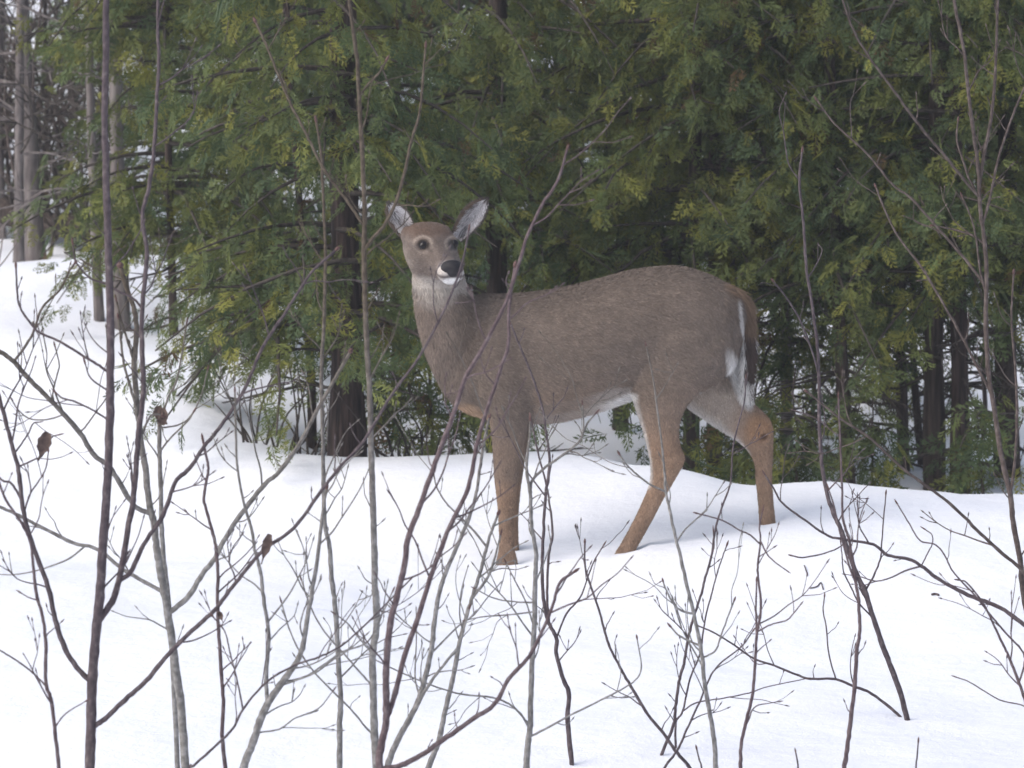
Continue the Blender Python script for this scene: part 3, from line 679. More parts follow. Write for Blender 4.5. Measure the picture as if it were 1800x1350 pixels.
# eyes and nose
m, n, l, b = newmat('eye', 0.06, 0.3); b.inputs['Base Color'].default_value = (0.006, 0.004, 0.004, 1); M['eye'] = m
m, n, l, b = newmat('nose_skin', 0.45, 0.3)
nz = n.new('ShaderNodeTexNoise'); nz.inputs['Scale'].default_value = 220; r = ramp(n, [(0.3, (0.006, 0.005, 0.006)), (0.75, (0.022, 0.019, 0.023))]); l.new(nz.outputs[0], r.inputs[0]); l.new(r.outputs[0], b.inputs['Base Color'])
bp = n.new('ShaderNodeBump'); bp.inputs['Strength'].default_value = 0.4; bp.inputs['Distance'].default_value = 0.003; l.new(nz.outputs[0], bp.inputs['Height']); l.new(bp.outputs[0], b.inputs['Normal']); M['nose'] = m
for ex, ey, es in ((744, 431, 1.0), (801, 430, 0.78)):
    p, nn = deer_hit(ex, ey)
    V, F = ball(p - nn * 0.0095 + np.array((0, 0.002, 0)), 0.0195 * es, 0.0175, 0.0160)
    mk('eye', V, F, M['eye'], deer)
V, F = ball(hd(0, 103, -11), 0.039, 0.036, 0.031, 16)
lx, ly, lz = headlocal(V)
q = np.array([x * _hx + y * _hf + z * _hz for x, y, z in zip(lx * (1 + 0.25 * (lz + 12) / 20), ly - 5.0 * (np.exp(-((np.abs(lx) - 11) / 4.5) ** 2 - ((lz + 12) / 5) ** 2)) + 0 * lx, lz)]) * 0.002 + HC
mk('nose', q, F, M['nose'], deer)

# ears: cupped leaves, fur outside, pale hair inside
def ear(base, tip, side, wmax, opening):
    base = np.asarray(base); tip = np.asarray(tip); ax = tip - base; L = np.linalg.norm(ax); ax /= L
    op = opening - ax * (opening @ ax); op /= np.linalg.norm(op); wd = np.cross(ax, op)
    if wd[0] < 0: wd = -wd                                       # v runs from the viewer's left to the right
    fold = -0.66 if side > 0 else -0.86                          # the furred edge that rolls over on the left
    BROWN = np.array((0.125, 0.092, 0.072))
    nu, nv = 18, 14; parts = []
    for layer, th in ((0, 0.0), (1, 0.0045)):
        V = np.zeros((nu, nv, 3)); C = np.zeros((nu, nv, 3))
        for i in range(nu):
            u = i / (nu - 1)
            w = wmax * (0.55 + 0.45 * math.sin(min(1, u * 1.55) * math.pi / 2)) * max(0.0, 1 - max(0, (u - 0.45) / 0.56) ** 2.1) ** 0.75
            w = max(w, 0.0015)
            for k in range(nv):
                v = k / (nv - 1) * 2 - 1
                cup = (0.95 - 0.55 * u) * w
                V[i, k] = base + ax * u * L + wd * v * w + op * (cup * (v * v - 1) * 1.1 - 0.010 * math.sin(u * math.pi)) - op * th
                if layer: C[i, k] = np.array((0.12, 0.093, 0.08)) * (0.6 if u > 0.85 else 1)
                else:
                    edge = abs(v) > 0.86 or u > 0.93
                    vein = 0.5 + 0.5 * math.sin(v * 9 + u * 5)
                    C[i, k] = np.array((0.09, 0.075, 0.07)) if edge else (BROWN if v < fold + 0.12 * u else np.array((0.55, 0.50, 0.50)) * (0.45 + 0.55 * vein))
        F = [(i * nv + k, i * nv + k + 1, (i + 1) * nv + k + 1, (i + 1) * nv + k) for i in range(nu - 1) for k in range(nv - 1)]
        parts.append((V.reshape(-1, 3), F, C.reshape(-1, 3)))
    V = np.vstack([p[0] for p in parts]); n1 = nu * nv
    F = parts[0][1] + [tuple(i + n1 for i in q) for q in parts[1][1]]
    rim = [i * nv for i in range(nu)] + [(nu - 1) * nv + k for k in range(1, nv)] + [i * nv + nv - 1 for i in range(nu - 2, -1, -1)]
    for a, b2 in zip(rim[:-1], rim[1:]): F.append((a, b2, b2 + n1, a + n1))
    o = mk('ear', V, F, M['hide'], deer, np.vstack([p[2] for p in parts]))
    # hair: white strands inside and along the rim
    rng = np.random.default_rng(int(abs(base[0]) * 1000)); T = []; TC = []
    G = parts[0][0].reshape(nu, nv, 3)
    for _ in range(900):
        u = rng.uniform(0.05, 0.9); v = rng.uniform(0, 1); i = int(u * (nu - 1)); k = int(v * (nv - 1)); p = G[i, k] + rng.normal(size=3) * 0.002
        d = ax * rng.uniform(0.5, 1) + op * rng.uniform(0.2, 0.7) + wd * (0.5 - v) * 1.1; d /= np.linalg.norm(d); ln = rng.uniform(0.010, 0.028)
        sd = np.cross(d, op) * 0.0011; T.append((p - sd, p + sd, p + d * ln)); dk = (abs(v - 0.42 - 0.1 * math.sin(u * 7)) < 0.11 and 0.25 < u < 0.8) or (u < 0.3 and v > 0.6)
        if v * 2 - 1 < fold + 0.12 * u:
            TC.append(BROWN * rng.uniform(0.7, 1.3)); continue
        g = rng.uniform(0.06, 0.16) if dk and rng.random() < 0.65 else rng.uniform(0.5, 0.9); TC.append(np.array((g, g * 0.97, g * 0.98)))
    for _ in range(700):
        j = rng.integers(len(rim)); p = V[rim[j]] + rng.normal(size=3) * 0.0015; d = ax * rng.uniform(0.3, 1) + rng.normal(size=3) * 0.35; d /= np.linalg.norm(d); ln = rng.uniform(0.005, 0.012)
        sd = np.cross(d, op) * 0.0010; T.append((p - sd, p + sd, p + d * ln)); g = rng.uniform(0.04, 0.11); TC.append(np.array((g, g * 0.85, g * 0.78)))
    for _ in range(900):
        u = rng.uniform(0.0, 0.95); v = rng.uniform(0, 1); p = parts[1][0].reshape(nu, nv, 3)[int(u * (nu - 1)), int(v * (nv - 1))]
        d = ax * 0.9 - op * 0.3 + rng.normal(size=3) * 0.2; d /= np.linalg.norm(d); sd = np.cross(d, op) * 0.001; T.append((p - sd, p + sd, p + d * 0.011)); g = rng.uniform(0.10, 0.19); TC.append(np.array((g, g * 0.8, g * 0.7)))
    T = np.array(T).reshape(-1, 3)
    mk('ear_hair', T, np.arange(len(T)).reshape(-1, 3), M['fur'], o, np.repeat(np.array(TC), 3, 0), smooth=False, kind='stuff')
    return o
_e1 = at(723, 420, HC[1] + 0.045); _t1 = at(683, 357, HC[1] + 0.065)
_e2 = at(802, 419, HC[1] + 0.060); _t2 = at(855, 350, HC[1] + 0.060)
ear(_e1, _t1, -1, 0.042, np.array((-0.30, -1.0, 0.05))); ear(_e2, _t2, 1, 0.042, np.array((0.30, -1.0, 0.10)))

# tail: hangs along the rump, brown above with a white fringe
tail_rows = [(1280, 503, 1292, 520, 0.020, 0.0), (1296, 506, 1300, 535, 0.026, 0.0), (1312, 524, 1304, 556, 0.028, 0.0), (1322, 556, 1306, 585, 0.028, 0.0), (1324, 600, 1305, 612, 0.026, 0.0), (1321, 640, 1305, 646, 0.022, 0.0), (1317, 672, 1306, 675, 0.014, 0.0), (1313, 692, 1309, 692, 0.005, 0.0)]
TV, TF = loft([ring((r[0], r[1]), (r[2], r[3]), max(r[4], 0.003), r[5], 16) for r in refine(tail_rows, 4)])
tpx, tpy = project(TV)
tc_ = np.repeat(np.array((0.12, 0.085, 0.065))[None], len(TV), 0)
tail = mk('tail', TV, TF, M['hide'], deer, tc_)

# the coat: short strands over the whole body
rng = np.random.default_rng(3)
TRI = np.array([(f[0], f[1], f[2]) for f in BF] + [(f[0], f[2], f[3]) for f in BF if len(f) == 4])
pa, pb, pc = BV[TRI[:, 0]], BV[TRI[:, 1]], BV[TRI[:, 2]]
area = np.linalg.norm(np.cross(pb - pa, pc - pa), axis=1) / 2
def strands(count, keep=None):
    pr = area / area.sum(); t = rng.choice(len(TRI), count, p=pr)
    u, v = rng.random(count), rng.random(count); f = u + v > 1; u[f] = 1 - u[f]; v[f] = 1 - v[f]
    P = pa[t] + u[:, None] * (pb[t] - pa[t]) + v[:, None] * (pc[t] - pa[t])
    w0 = (1 - u - v)[:, None]
    N = w0 * BN[TRI[t, 0]] + u[:, None] * BN[TRI[t, 1]] + v[:, None] * BN[TRI[t, 2]]; N /= np.linalg.norm(N, axis=1)[:, None]
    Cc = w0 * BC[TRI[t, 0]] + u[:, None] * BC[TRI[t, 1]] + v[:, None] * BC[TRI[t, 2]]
    return P, N, Cc
P, N, Cc = strands(300000)
px, py = project(P); hx, hy, hz = headlocal(P); dyy = P[:, 1] - DY
ok = P[:, 2] > -0.06
for ex in (744, 800): ok &= ~((np.hypot((px - ex) / 12.0, (py - 430) / 10.5) < 1) & (hy > 0))
ok &= ~((np.hypot(hx / 20, (hz + 12) / 15) < 1) & (hy > 80))
P, N, Cc, px, py, hx, hy, hz, dyy = (a[ok] for a in (P, N, Cc, px, py, hx, hy, hz, dyy))
k = len(P)
ishead = (hy > -55) & (np.abs(hx) < 75) & (py < 505) & (hz > -70) & (px < 845)
flow = np.tile(np.array((1.0, 0, -0.45)), (k, 1))
rump = sm(px, 1180, 1300)[:, None]; flow = flow * (1 - rump) + np.array((0.45, 0, -1.0)) * rump
legm = np.maximum(sm(py, 715, 770), sm(py, 660, 720) * (px > 1150))[:, None]; flow = flow * (1 - legm) + np.array((0.15, 0, -1.0)) * legm
neckm = (sm(-px, -850, -800) * (py < 690))[:, None]; flow = flow * (1 - neckm) + np.array((0.30, 0.1, -1.0)) * neckm
flow[ishead] = (-_hf * 1.0 + 0.25 * _hz)[None] + (np.sign(hx[ishead]) * 0.35)[:, None] * _hx
flow = flow + rng.normal(size=(k, 3)) * 0.22
tan = flow - N * np.sum(flow * N, 1)[:, None]; tan /= np.linalg.norm(tan, axis=1)[:, None] + 1e-9
L = np.where(ishead, 0.007, 0.013); L = np.where(legm[:, 0] > 0.5, 0.009, L)
L = L + 0.012 * sm(-N[:, 2], 0.3, 0.8) * (py > 660) * (py < 760) + 0.03 * blob(px, py, 1300, 655, 20, 60, -0.2) + 0.012 * (px > 1270) * (py < 560)
L = L + 0.006 * (neckm[:, 0] > 0.4) * (~ishead) * (py > 480)
L *= rng.uniform(0.6, 1.25, k)
lift = np.where(ishead, 0.22, 0.30) * rng.uniform(0.3, 1.4, k)
tipv = tan * np.cos(lift)[:, None] + N * np.sin(lift)[:, None]
sd = np.cross(tan, N); roll = rng.normal(size=k) * 0.6
sd = sd * np.cos(roll)[:, None] + N * np.sin(roll)[:, None]
wd = np.where(ishead, 0.0009, 0.0011)[:, None] * rng.uniform(0.7, 1.4, (k, 1))
FV = np.stack([P - sd * wd, P + sd * wd, P + tipv * L[:, None]], 1)
tone = np.exp(rng.normal(size=k) * np.where(ishead, 0.26, 0.20))[:, None]                 # banded guard hairs
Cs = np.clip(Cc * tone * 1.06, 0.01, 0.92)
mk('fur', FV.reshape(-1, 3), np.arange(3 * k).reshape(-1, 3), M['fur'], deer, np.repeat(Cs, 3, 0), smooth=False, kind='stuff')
# long hair of the tail
k = 9000; ii = rng.integers(len(TV) - 20, size=k); P = TV[ii] + rng.normal(size=(k, 3)) * 0.002
cen = TV.reshape(-1, 16, 3).mean(1)[ii // 16]; N = P - cen; N /= np.linalg.norm(N, axis=1)[:, None] + 1e-9
tpx, tpy = project(P); cpx, cpy = project(cen)
d = np.array((0.10, 0, -1.0)) + N * 0.28 + np.array((0.55, 0, 0.1)) * sm(-tpy, -560, -515)[:, None] + rng.normal(size=(k, 3)) * 0.13; d /= np.linalg.norm(d, axis=1)[:, None]
L = rng.uniform(0.025, 0.060, k); sd = np.cross(d, np.array((0, 1.0, 0.2))) * 0.0011
white = ((N[:, 0] < -0.35) | (N[:, 0] > 0.72)) & (tpy > 528) | (tpy > 662)
g = rng.uniform(0.55, 0.8, k)[:, None] * np.array((1, 0.97, 0.93)); br = np.where((tpy > 585)[:, None], np.array((0.065, 0.048, 0.042)), np.array((0.15, 0.105, 0.075))) * rng.uniform(0.6, 1.5, (k, 1))
white &= ~((tpy > 600) & (N[:, 0] > 0.72))
Cs = np.where((white & (rng.random(k) < 0.85))[:, None], g, br)
FV = np.stack([P - sd, P + sd, P + d * L[:, None]], 1)
mk('tail_hair', FV.reshape(-1, 3), np.arange(3 * k).reshape(-1, 3), M['fur'], tail, np.repeat(Cs, 3, 0), smooth=False, kind='stuff')
# ------------------------------------------------------------------ the bare saplings in front
# Every line: photograph points of one stem or branch from its base to its tip, radii (px) at base and tip.
class Sapling:
    def __init__(s, label, bark, Y, stem, r0, r1, seed, base=None, twigs=6, lean=0.0, group='bare saplings in front of the deer'):
        s.rng = np.random.default_rng(seed); s.bark = M[bark]; s.lines = []
        if Y is None: Y = hit_ground(*stem[0])[1]
        pts = [np.array((p[0], p[1], Y)) for p in stem]
        n = len(pts)
        L = 0.0
        for i in range(1, n):
            L += math.hypot(pts[i][0] - pts[i - 1][0], pts[i][1] - pts[i - 1][1]) * pxm(Y)
            pts[i][2] = Y + lean * L + 0.03 * math.sin(L * 5 + seed)
        s.Y = Y
        W = [at(*p) for p in pts]
        b = W[0]; d = W[0] - W[1]; d /= np.linalg.norm(d)
        g = gz(b[0], b[1])
        ext = []
        if b[2] > g - 0.02:                                     # carry the stem on down into the snow
            h = b[2] - g + 0.10; d = np.array((d[0] * 0.5, 0, min(d[2], -0.6))); d = d / -d[2]
            ext = [b + d * h, b + d * h * 0.5]
        root = (ext[0] if ext else b).copy(); root[2] = gz(root[0], root[1])
        s.t = thing('sapling', label, 'sapling', root, group)
        rr = list(np.linspace(r0, r1, n)); 
        s.build('stem', ext + W, [r0 * 1.08] * len(ext) + rr, s.t, twigs, skip=len(ext))
    def build(s, name, W, rpx, parent, twigs, skip=0, tipbud=True):
        W = np.array(W); P = catmull(W, 6)
        R = 0.86 * np.interp(np.linspace(0, len(W) - 1, len(P)), np.arange(len(W)), rpx) * np.array([pxm(p[1]) for p in P])
        # knots: small swellings where buds and old twigs sat
        acc = np.concatenate([[0], np.cumsum(np.linalg.norm(np.diff(P, axis=0), axis=1))])
        mid = acc < acc[-1] - 0.02
        wob = s.rng.normal(size=P.shape) * np.minimum(0.0005, R[:, None] * 0.12); wob[~mid] = 0; wob[0] = 0
        P = P + wob
        R = R * (1 + 0.05 * s.rng.normal(size=len(R)).clip(-1, 1.8))
        R = np.maximum(R, 0.0011)
        o = mk(name, *tube(P, R, 8 if R.max() > 0.006 else 6), s.bark, parent)
        ln = s.line = dict(P=P, R=R, obj=o, acc=acc, skip=skip)
        s.lines.append(ln)
        own = o if parent is s.t else o
        lo = acc[min(len(acc) - 1, skip * 6)]
        twigs = int(round(twigs * 1.0))
        for k in range(twigs):
            a = lo + (acc[-1] - lo) * (0.12 + 0.86 * (k + s.rng.random()) / twigs)
            s.twig(ln, a, o, 1 if (k + s.rng.integers(2)) % 2 else -1)
        if tipbud and R[-1] < 0.006: s.bud(P[-1], P[-1] - P[-3], o, R[-1])
        return o
    def bud(s, p, d, parent, r, big=1.0):
        d = d / (np.linalg.norm(d) + 1e-9); l = s.rng.uniform(0.012, 0.020) * big; w = max(r * 1.25, 0.0019) * s.rng.uniform(0.9, 1.3)
        Q = np.array([p - d * 0.003, p + d * l * 0.35, p + d * l * 0.7, p + d * l])
        mk('bud', *tube(Q, [r * 0.9, w, w * 0.75, 0.0004], 6), M['bud'], parent)
    def twig(s, ln, a, parent, side, length=None):
        rng = s.rng; P, acc, R = ln['P'], ln['acc'], ln['R']
        i = int(np.clip(np.searchsorted(acc, a), 1, len(P) - 2)); p = P[i]; d = P[i + 1] - P[i - 1]; d /= np.linalg.norm(d)
        ang = math.radians(rng.uniform(28, 62)) * side
        c, sn = math.cos(ang), math.sin(ang)
        e = np.array((d[0] * c - d[2] * sn, rng.normal() * 0.35, d[0] * sn + d[2] * c))
        e[2] += 0.15; e /= np.linalg.norm(e)
        Lt = length or rng.choice((rng.uniform(0.02, 0.06), rng.uniform(0.06, 0.17), rng.uniform(0.1, 0.26)))
        n = 5; pts = [p]; 
        for k in range(n):
            e = e + rng.normal(size=3) * 0.16 + np.array((0, 0, 0.07)); e /= np.linalg.norm(e); pts.append(pts[-1] + e * Lt / n)
        r = min(R[i] * 0.6, 0.0017 + 0.004 * Lt); r = max(r, 0.0011)
        Q = catmull(pts, 3); rad = np.linspace(r, max(0.0009, r * 0.5), len(Q))
        parts = [tube(Q, rad, 5)]
        if Lt > 0.1:
            for k in range(rng.integers(1, 4)):
                j = rng.integers(2, n); q = pts[j]; f = e + rng.normal(size=3) * 0.55 + np.array((0, 0, 0.2)); f /= np.linalg.norm(f); l2 = Lt * rng.uniform(0.15, 0.45)
                g = f + np.array((0, 0, 0.3)); g /= np.linalg.norm(g)
                QQ = np.array([q, q + f * l2 * 0.55, q + f * l2 * 0.55 + g * l2 * 0.45])
                parts.append(tube(QQ, [r * 0.6, r * 0.5, 0.0009], 5))
                parts.append(tube(np.array([QQ[2], QQ[2] + g * 0.006, QQ[2] + g * 0.013]), [0.0011, 0.0021, 0.0004], 5))
        bl = rng.uniform(0.010, 0.018); bd = Q[-1] - Q[-2]; bd /= np.linalg.norm(bd)
        parts.append(tube(np.array([Q[-1], Q[-1] + bd * bl * 0.4, Q[-1] + bd * bl]), [rad[-1], 0.0023, 0.0004], 5))
        mk('twig', *join(parts), s.bark, parent)
    def branch(s, pts, r0, r1, twigs=4, drift=None, on=None):
        """a branch grown from the nearest earlier line"""
        p0 = np.array(pts[0], dtype=float); best = None
        for ln in (s.lines if on is None else [s.lines[on]]):
            X, Z = project(ln['P']); dd = np.hypot(X - p0[0], Z - p0[1]); i = int(dd.argmin())
            if best is None or dd[i] < best[0]: best = (dd[i], ln, i)
        Y0 = best[1]['P'][best[2]][1]; L = 0
        drift = s.rng.uniform(-0.28, 0.28) if drift is None else drift
        W = [best[1]['P'][best[2]]] if best[0] < 40 else []
        for i, q in enumerate(pts):
            if i: L += math.hypot(q[0] - pts[i - 1][0], q[1] - pts[i - 1][1]) * pxm(Y0)
            if i or not W: W.append(at(q[0], q[1], Y0 + drift * L))
        parent = s.t
        s.build('branch', W, np.linspace(r0, r1, len(W)), parent, twigs)
        return s
    def leaf(s, px, py, w, h, rot, seed=0):
        """a dry curled leaf still hanging on"""
        p0 = np.array((px, py)); best = None
        for ln in s.lines:
            X, Z = project(ln['P']); dd = np.hypot(X - px, Z - py); i = int(dd.argmin())
            if best is None or dd[i] < best[0]: best = (dd[i], ln, i)
        Yl = best[1]['P'][best[2]][1] - 0.01; c = at(px, py, Yl); k = pxm(Yl)
        nu, nv = 12, 7; V = []; rng = np.random.default_rng(seed)
        cr, sr = math.cos(rot), math.sin(rot)
        for i in range(nu):
            u = i / (nu - 1); ww = w / 2 * (math.sin(min(1, u * 1.25 + 0.06) * math.pi) ** 0.6 * 0.85 + 0.15) * (1 + 0.10 * math.sin(i * 2.1 + seed))
            for j in range(nv):
                v = j / (nv - 1) * 2 - 1; curl = 1.35 * v
                x = ww * math.sin(curl) / 0.87; yv = (u - 0.5) * h; dep = ww * (1 - math.cos(curl)) * 0.9 + 4 * math.sin(u * 5 + seed) + rng.normal() * 0.6
                V.append(c + k * ((x * cr - yv * sr) * RT - (x * sr + yv * cr) * np.array((0, 0, 1.0)) + dep * np.array((0, -1.0, 0))))
        V = np.array(V); n1 = len(V)
        F = [(i * nv + j, i * nv + j + 1, (i + 1) * nv + j + 1, (i + 1) * nv + j) for i in range(nu - 1) for j in range(nv - 1)]
        o = mk('dead_leaf', V, F, M['leaf_dead'], s.t)
        md = o.modifiers.new('thickness', 'SOLIDIFY'); md.thickness = 0.0008
        a = best[1]['P'][best[2]]
        mk('leaf_stalk', *tube(np.array([a, (a + V[nv // 2]) / 2 + (0, 0, 0.004), V[nv // 2]]), [0.0013, 0.001, 0.001], 5), s.bark, o)
        return s

S = Sapling
# dark sapling at the left
a = S('dark-barked sapling with straight stem at the left, thickest of the saplings', 'bark_dark', 10.6, [(158, 1350), (160, 1280), (162, 1200), (168, 1120), (175, 1050), (179, 990), (185, 900), (190, 830), (193, 740), (194, 640), (194, 550), (192, 490), (190, 420), (186, 300), (184, 200), (186, 100), (187, -10), (190, -120)], 11.5, 6.5, 1, twigs=9)
a.branch([(152, 1206), (123, 1157), (100, 1100), (85, 1033), (55, 950), (40, 892), (33, 827), (25, 797), (10, 740), (-4, 690), (-20, 640)], 6, 4.2, 5)
a.branch([(180, 1098), (200, 1050), (215, 990), (225, 930), (234, 880), (240, 810), (244, 760), (252, 690), (250, 620), (250, 543), (256, 480), (258, 440), (250, 380), (262, 330), (270, 270), (275, 190), (279, 110), (277, 30), (280, -60)], 7, 3.0, 10)
a.branch([(214, 1027), (230, 1005), (253, 957), (287, 905), (307, 850), (333, 823), (360, 783), (380, 760), (410, 717), (433, 677), (457, 620), (480, 580), (497, 556), (520, 520), (548, 478), (590, 440)], 5, 2.6, 8)
a.branch([(172, 1282), (184, 1264), (220, 1230), (257, 1197), (290, 1157), (330, 1115), (370, 1080), (390, 1056), (420, 1017), (463, 967), (517, 928), (566, 861), (601, 817), (641, 772), (690, 692), (735, 630), (775, 556), (800, 500), (815, 452), (824, 405)], 5.5, 2.0, 9)
a.branch([(40, 880), (20, 850), (5, 845), (-10, 830)], 2.6, 2, 1)
a.branch([(33, 823), (60, 808), (75, 800), (90, 770), (100, 765)], 2.2, 1.5, 1)
a.branch([(27, 797), (48, 765), (58, 745), (68, 742)], 1.9, 1.4, 1)
a.branch([(44, 905), (52, 870), (65, 850), (80, 825), (85, 795)], 1.9, 1.3, 1)
a.branch([(192, 740), (165, 722), (132, 706), (110, 700), (100, 692)], 2.2, 1.8, 2)
a.branch([(250, 545), (232, 523), (208, 512), (190, 500), (160, 490), (140, 470), (132, 455), (128, 430)], 2.6, 1.7, 2)
a.branch([(192, 662), (170, 640), (140, 622), (105, 600), (70, 585), (55, 570), (35, 540), (30, 510), (28, 470)], 3.0, 2.0, 4)
a.branch([(192, 690), (160, 665), (150, 640)], 1.9, 1.4, 1)
a.leaf(76, 785, 22, 54, 0.35, 1).leaf(467, 965, 15, 56, 0.28, 2).leaf(388, 1084, 9, 20, -0.4, 3)
# grey sapling next to it
c = S('grey-barked sapling right of the dark one, its long limbs spreading both ways', 'bark_grey', 11.0, [(326, 1352), (319, 1250), (310, 1180), (300, 1110), (290, 1050), (281, 1000), (275, 960), (271, 920), (263, 890), (255, 820), (248, 780), (243, 733), (239, 683), (236, 637), (240, 583), (236, 545), (222, 505), (212, 470)], 9.5, 5.0, 2, twigs=6)
c.branch([(273, 1042), (240, 1015), (215, 1000), (170, 965), (130, 955), (90, 935), (50, 915), (25, 902), (-5, 890), (-40, 880)], 4.2, 3.2, 5)
c.branch([(303, 1078), (330, 1050), (355, 1010), (375, 985), (397, 945), (424, 903), (467, 850), (490, 830), (520, 790), (535, 765), (551, 733), (575, 690), (592, 660), (615, 620)], 6, 3.4, 7)
c.branch([(262, 905), (235, 888), (205, 840), (190, 818), (165, 800), (140, 760), (100, 715), (75, 690), (45, 660), (25, 636), (0, 618), (-30, 606)], 5.5, 4.8, 4)
c.branch([(252, 800), (240, 720), (232, 690), (218, 640), (212, 590), (208, 560)], 3.4, 2, 2)
c.branch([(247, 770), (262, 735), (275, 728), (283, 730)], 2.2, 2, 0)
c.branch([(239, 640), (225, 600), (212, 560), (205, 530)], 3, 1.8, 2)
c.branch([(25, 636), (50, 600), (60, 580), (75, 540), (105, 510), (120, 480), (130, 465)], 3.0, 2.0, 2)
c.branch([(143, 764), (150, 750), (165, 730), (190, 695)], 2.0, 1.5, 1)
c.branch([(110, 735), (80, 738), (50, 735), (30, 718), (22, 705)], 1.8, 1.3, 1)
c.branch([(95, 712), (93, 690), (100, 660), (104, 640), (97, 610)], 1.9, 1.4, 1)
# broken-topped shoot with the curled leaf cluster
q = S('short grey shoot ending in a curled brown leaf cluster', 'bark_grey', 11.25, [(300, 1100), (290, 1000), (284, 930), (283, 870), (281, 820), (280, 770), (281, 745)], 5.5, 4.6, 3, twigs=1)
q.leaf(278, 728, 15, 28, 0.1, 5).leaf(289, 732, 14, 30, -0.25, 6).leaf(284, 742, 15, 20, 0.6, 7)
q.branch([(284, 730), (295, 700), (310, 670), (320, 620), (328, 570)], 2.6, 1.6, 3)
q.branch([(286, 752), (310, 748), (332, 735), (352, 700), (365, 650)], 2.0, 1.3, 2)
q.branch([(284, 790), (300, 770), (330, 740), (340, 725)], 2.2, 1.5, 1)
# thin purple shoots
d = S('thin reddish-purple sapling between the grey ones at the left', 'bark_purple', 10.9, [(396, 1352), (390, 1290), (393, 1240), (389, 1180), (385, 1120), (382, 1060), (383, 1010), (379, 960), (369, 920), (361, 890), (358, 878), (362, 850), (366, 823), (361, 795), (357, 775)], 4.6, 2.6, 4, twigs=6)
e = S('thin purple sapling at the far left edge, crossing the dark fork', 'bark_purple', 10.3, [(104, 1352), (97, 1290), (90, 1230), (81, 1200), (80, 1130), (75, 1085), (65, 1050), (60, 1010), (55, 960), (44, 930), (28, 905), (10, 878), (-2, 845), (-12, 800)], 4.2, 2.4, 5, twigs=4)
e.branch([(79, 1205), (60, 1185), (35, 1165), (0, 1143), (-30, 1125)], 2.0, 1.6, 1)
e.branch([(97, 1275), (115, 1255), (150, 1233)], 1.8, 1.2, 0)
e.branch([(62, 1057), (50, 1050), (38, 1043)], 1.6, 1.2, 0)
# slim grey-green pair left of the deer
f = S('slim grey-green sapling left of the deer, the left one of a parallel pair', 'bark_grey', 11.2, [(597, 1352), (597, 1270), (599, 1230), (594, 1150), (590, 1070), (583, 1017), (579, 959), (572, 928), (569, 883), (568, 817), (567, 750), (565, 650), (570, 550), (572, 450), (570, 390), (567, 320), (564, 265), (556, 215)], 6.4, 2.6, 6, twigs=15)
g = S('straight grey sapling left of the deer, the taller of a parallel pair', 'bark_grey', 10.9, [(662, 1352), (658, 1283), (656, 1208), (655, 1150), (662, 1100), (659, 1017), (657, 928), (654, 839), (652, 772), (650, 700), (645, 600), (641, 500), (640, 430), (641, 380), (638, 300), (634, 220), (631, 160), (627, 100), (617, 25), (612, -20), (606, -90)], 8.6, 3.6, 7, twigs=14)
g.branch([(643, 438), (653, 422), (677, 393), (697, 353), (710, 307), (723, 250), (737, 200), (743, 143), (748, 83)], 4.2, 2.2, 3)
g.branch([(637, 395), (610, 352), (600, 340), (567, 293), (537, 233), (513, 187), (493, 140), (467, 77), (450, 40)], 3.4, 2.6, 4)
g.branch([(655, 1150), (630, 1120), (610, 1095), (590, 1080)], 2.0, 1.3, 1)
g.branch([(657, 1290), (640, 1275), (615, 1245), (560, 1190), (530, 1150), (510, 1110), (495, 1060)], 2.2, 1.5, 3)
g.branch([(655, 1205), (640, 1190), (605, 1150), (570, 1110), (545, 1065), (530, 1020)], 2.2, 1.5, 3)
g.branch([(634, 170), (645, 150), (665, 130), (678, 108)], 2.6, 2.0, 1)
# forked purple sapling in the middle
h = S('purple sapling forking into two long straight leaders before the deer\'s chest', 'bark_purple', 10.4, [(667, 1352), (668, 1318), (678, 1275), (679, 1239), (679, 1172), (686, 1097), (699, 1043), (710, 999), (719, 941), (739, 888), (761, 826), (790, 748), (805, 704), (820, 660), (844, 621), (867, 577), (890, 530), (910, 470), (927, 415), (953, 360), (980, 318), (997, 262)], 8.0, 2.4, 8, twigs=11)
h.branch([(680, 1262), (692, 1228), (712, 1150), (734, 1088), (761, 1003), (792, 923), (823, 857), (841, 770), (867, 687), (882, 642), (894, 604), (894, 553), (899, 510), (905, 470)], 6.2, 2.8, 9)
h.branch([(679, 1352), (700, 1347), (739, 1328), (779, 1301), (828, 1266), (868, 1239), (894, 1194), (930, 1154), (948, 1119), (970, 1070), (983, 1026), (1008, 1006)], 6.2, 2.8, 8)
# grey spreading sapling at the bottom, left of centre
t = S('grey sapling forking low at the bottom, right of the thin purple one', 'bark_grey', 10.7, [(428, 1352), (443, 1310), (457, 1267), (473, 1233), (500, 1193), (520, 1167), (533, 1133), (540, 1087), (550, 1033), (560, 967), (566, 910), (574, 860)], 9.0, 3.0, 9, twigs=10)
t.branch([(463, 1237), (468, 1183), (472, 1117), (463, 1050), (458, 1007), (448, 967), (443, 933), (433, 900), (427, 877), (417, 817), (414, 733), (413, 690)], 4.6, 2.0, 8)
t.branch([(505, 1203), (535, 1190), (570, 1168), (601, 1146), (646, 1128), (672, 1079), (690, 1040)], 2.4, 1.6, 4)
t.branch([(455, 1290), (490, 1282), (520, 1262), (560, 1245), (585, 1215)], 2.0, 1.4, 2)
u = S('thin dark sapling slanting up from the bottom behind the low grey fork', 'bark_dark', 10.5, [(330, 1356), (340, 1346), (383, 1307), (410, 1280), (427, 1247), (467, 1200), (517, 1170), (560, 1155), (600, 1135), (640, 1100), (690, 1050), (720, 1020)], 3.0, 1.6, 10, twigs=6)
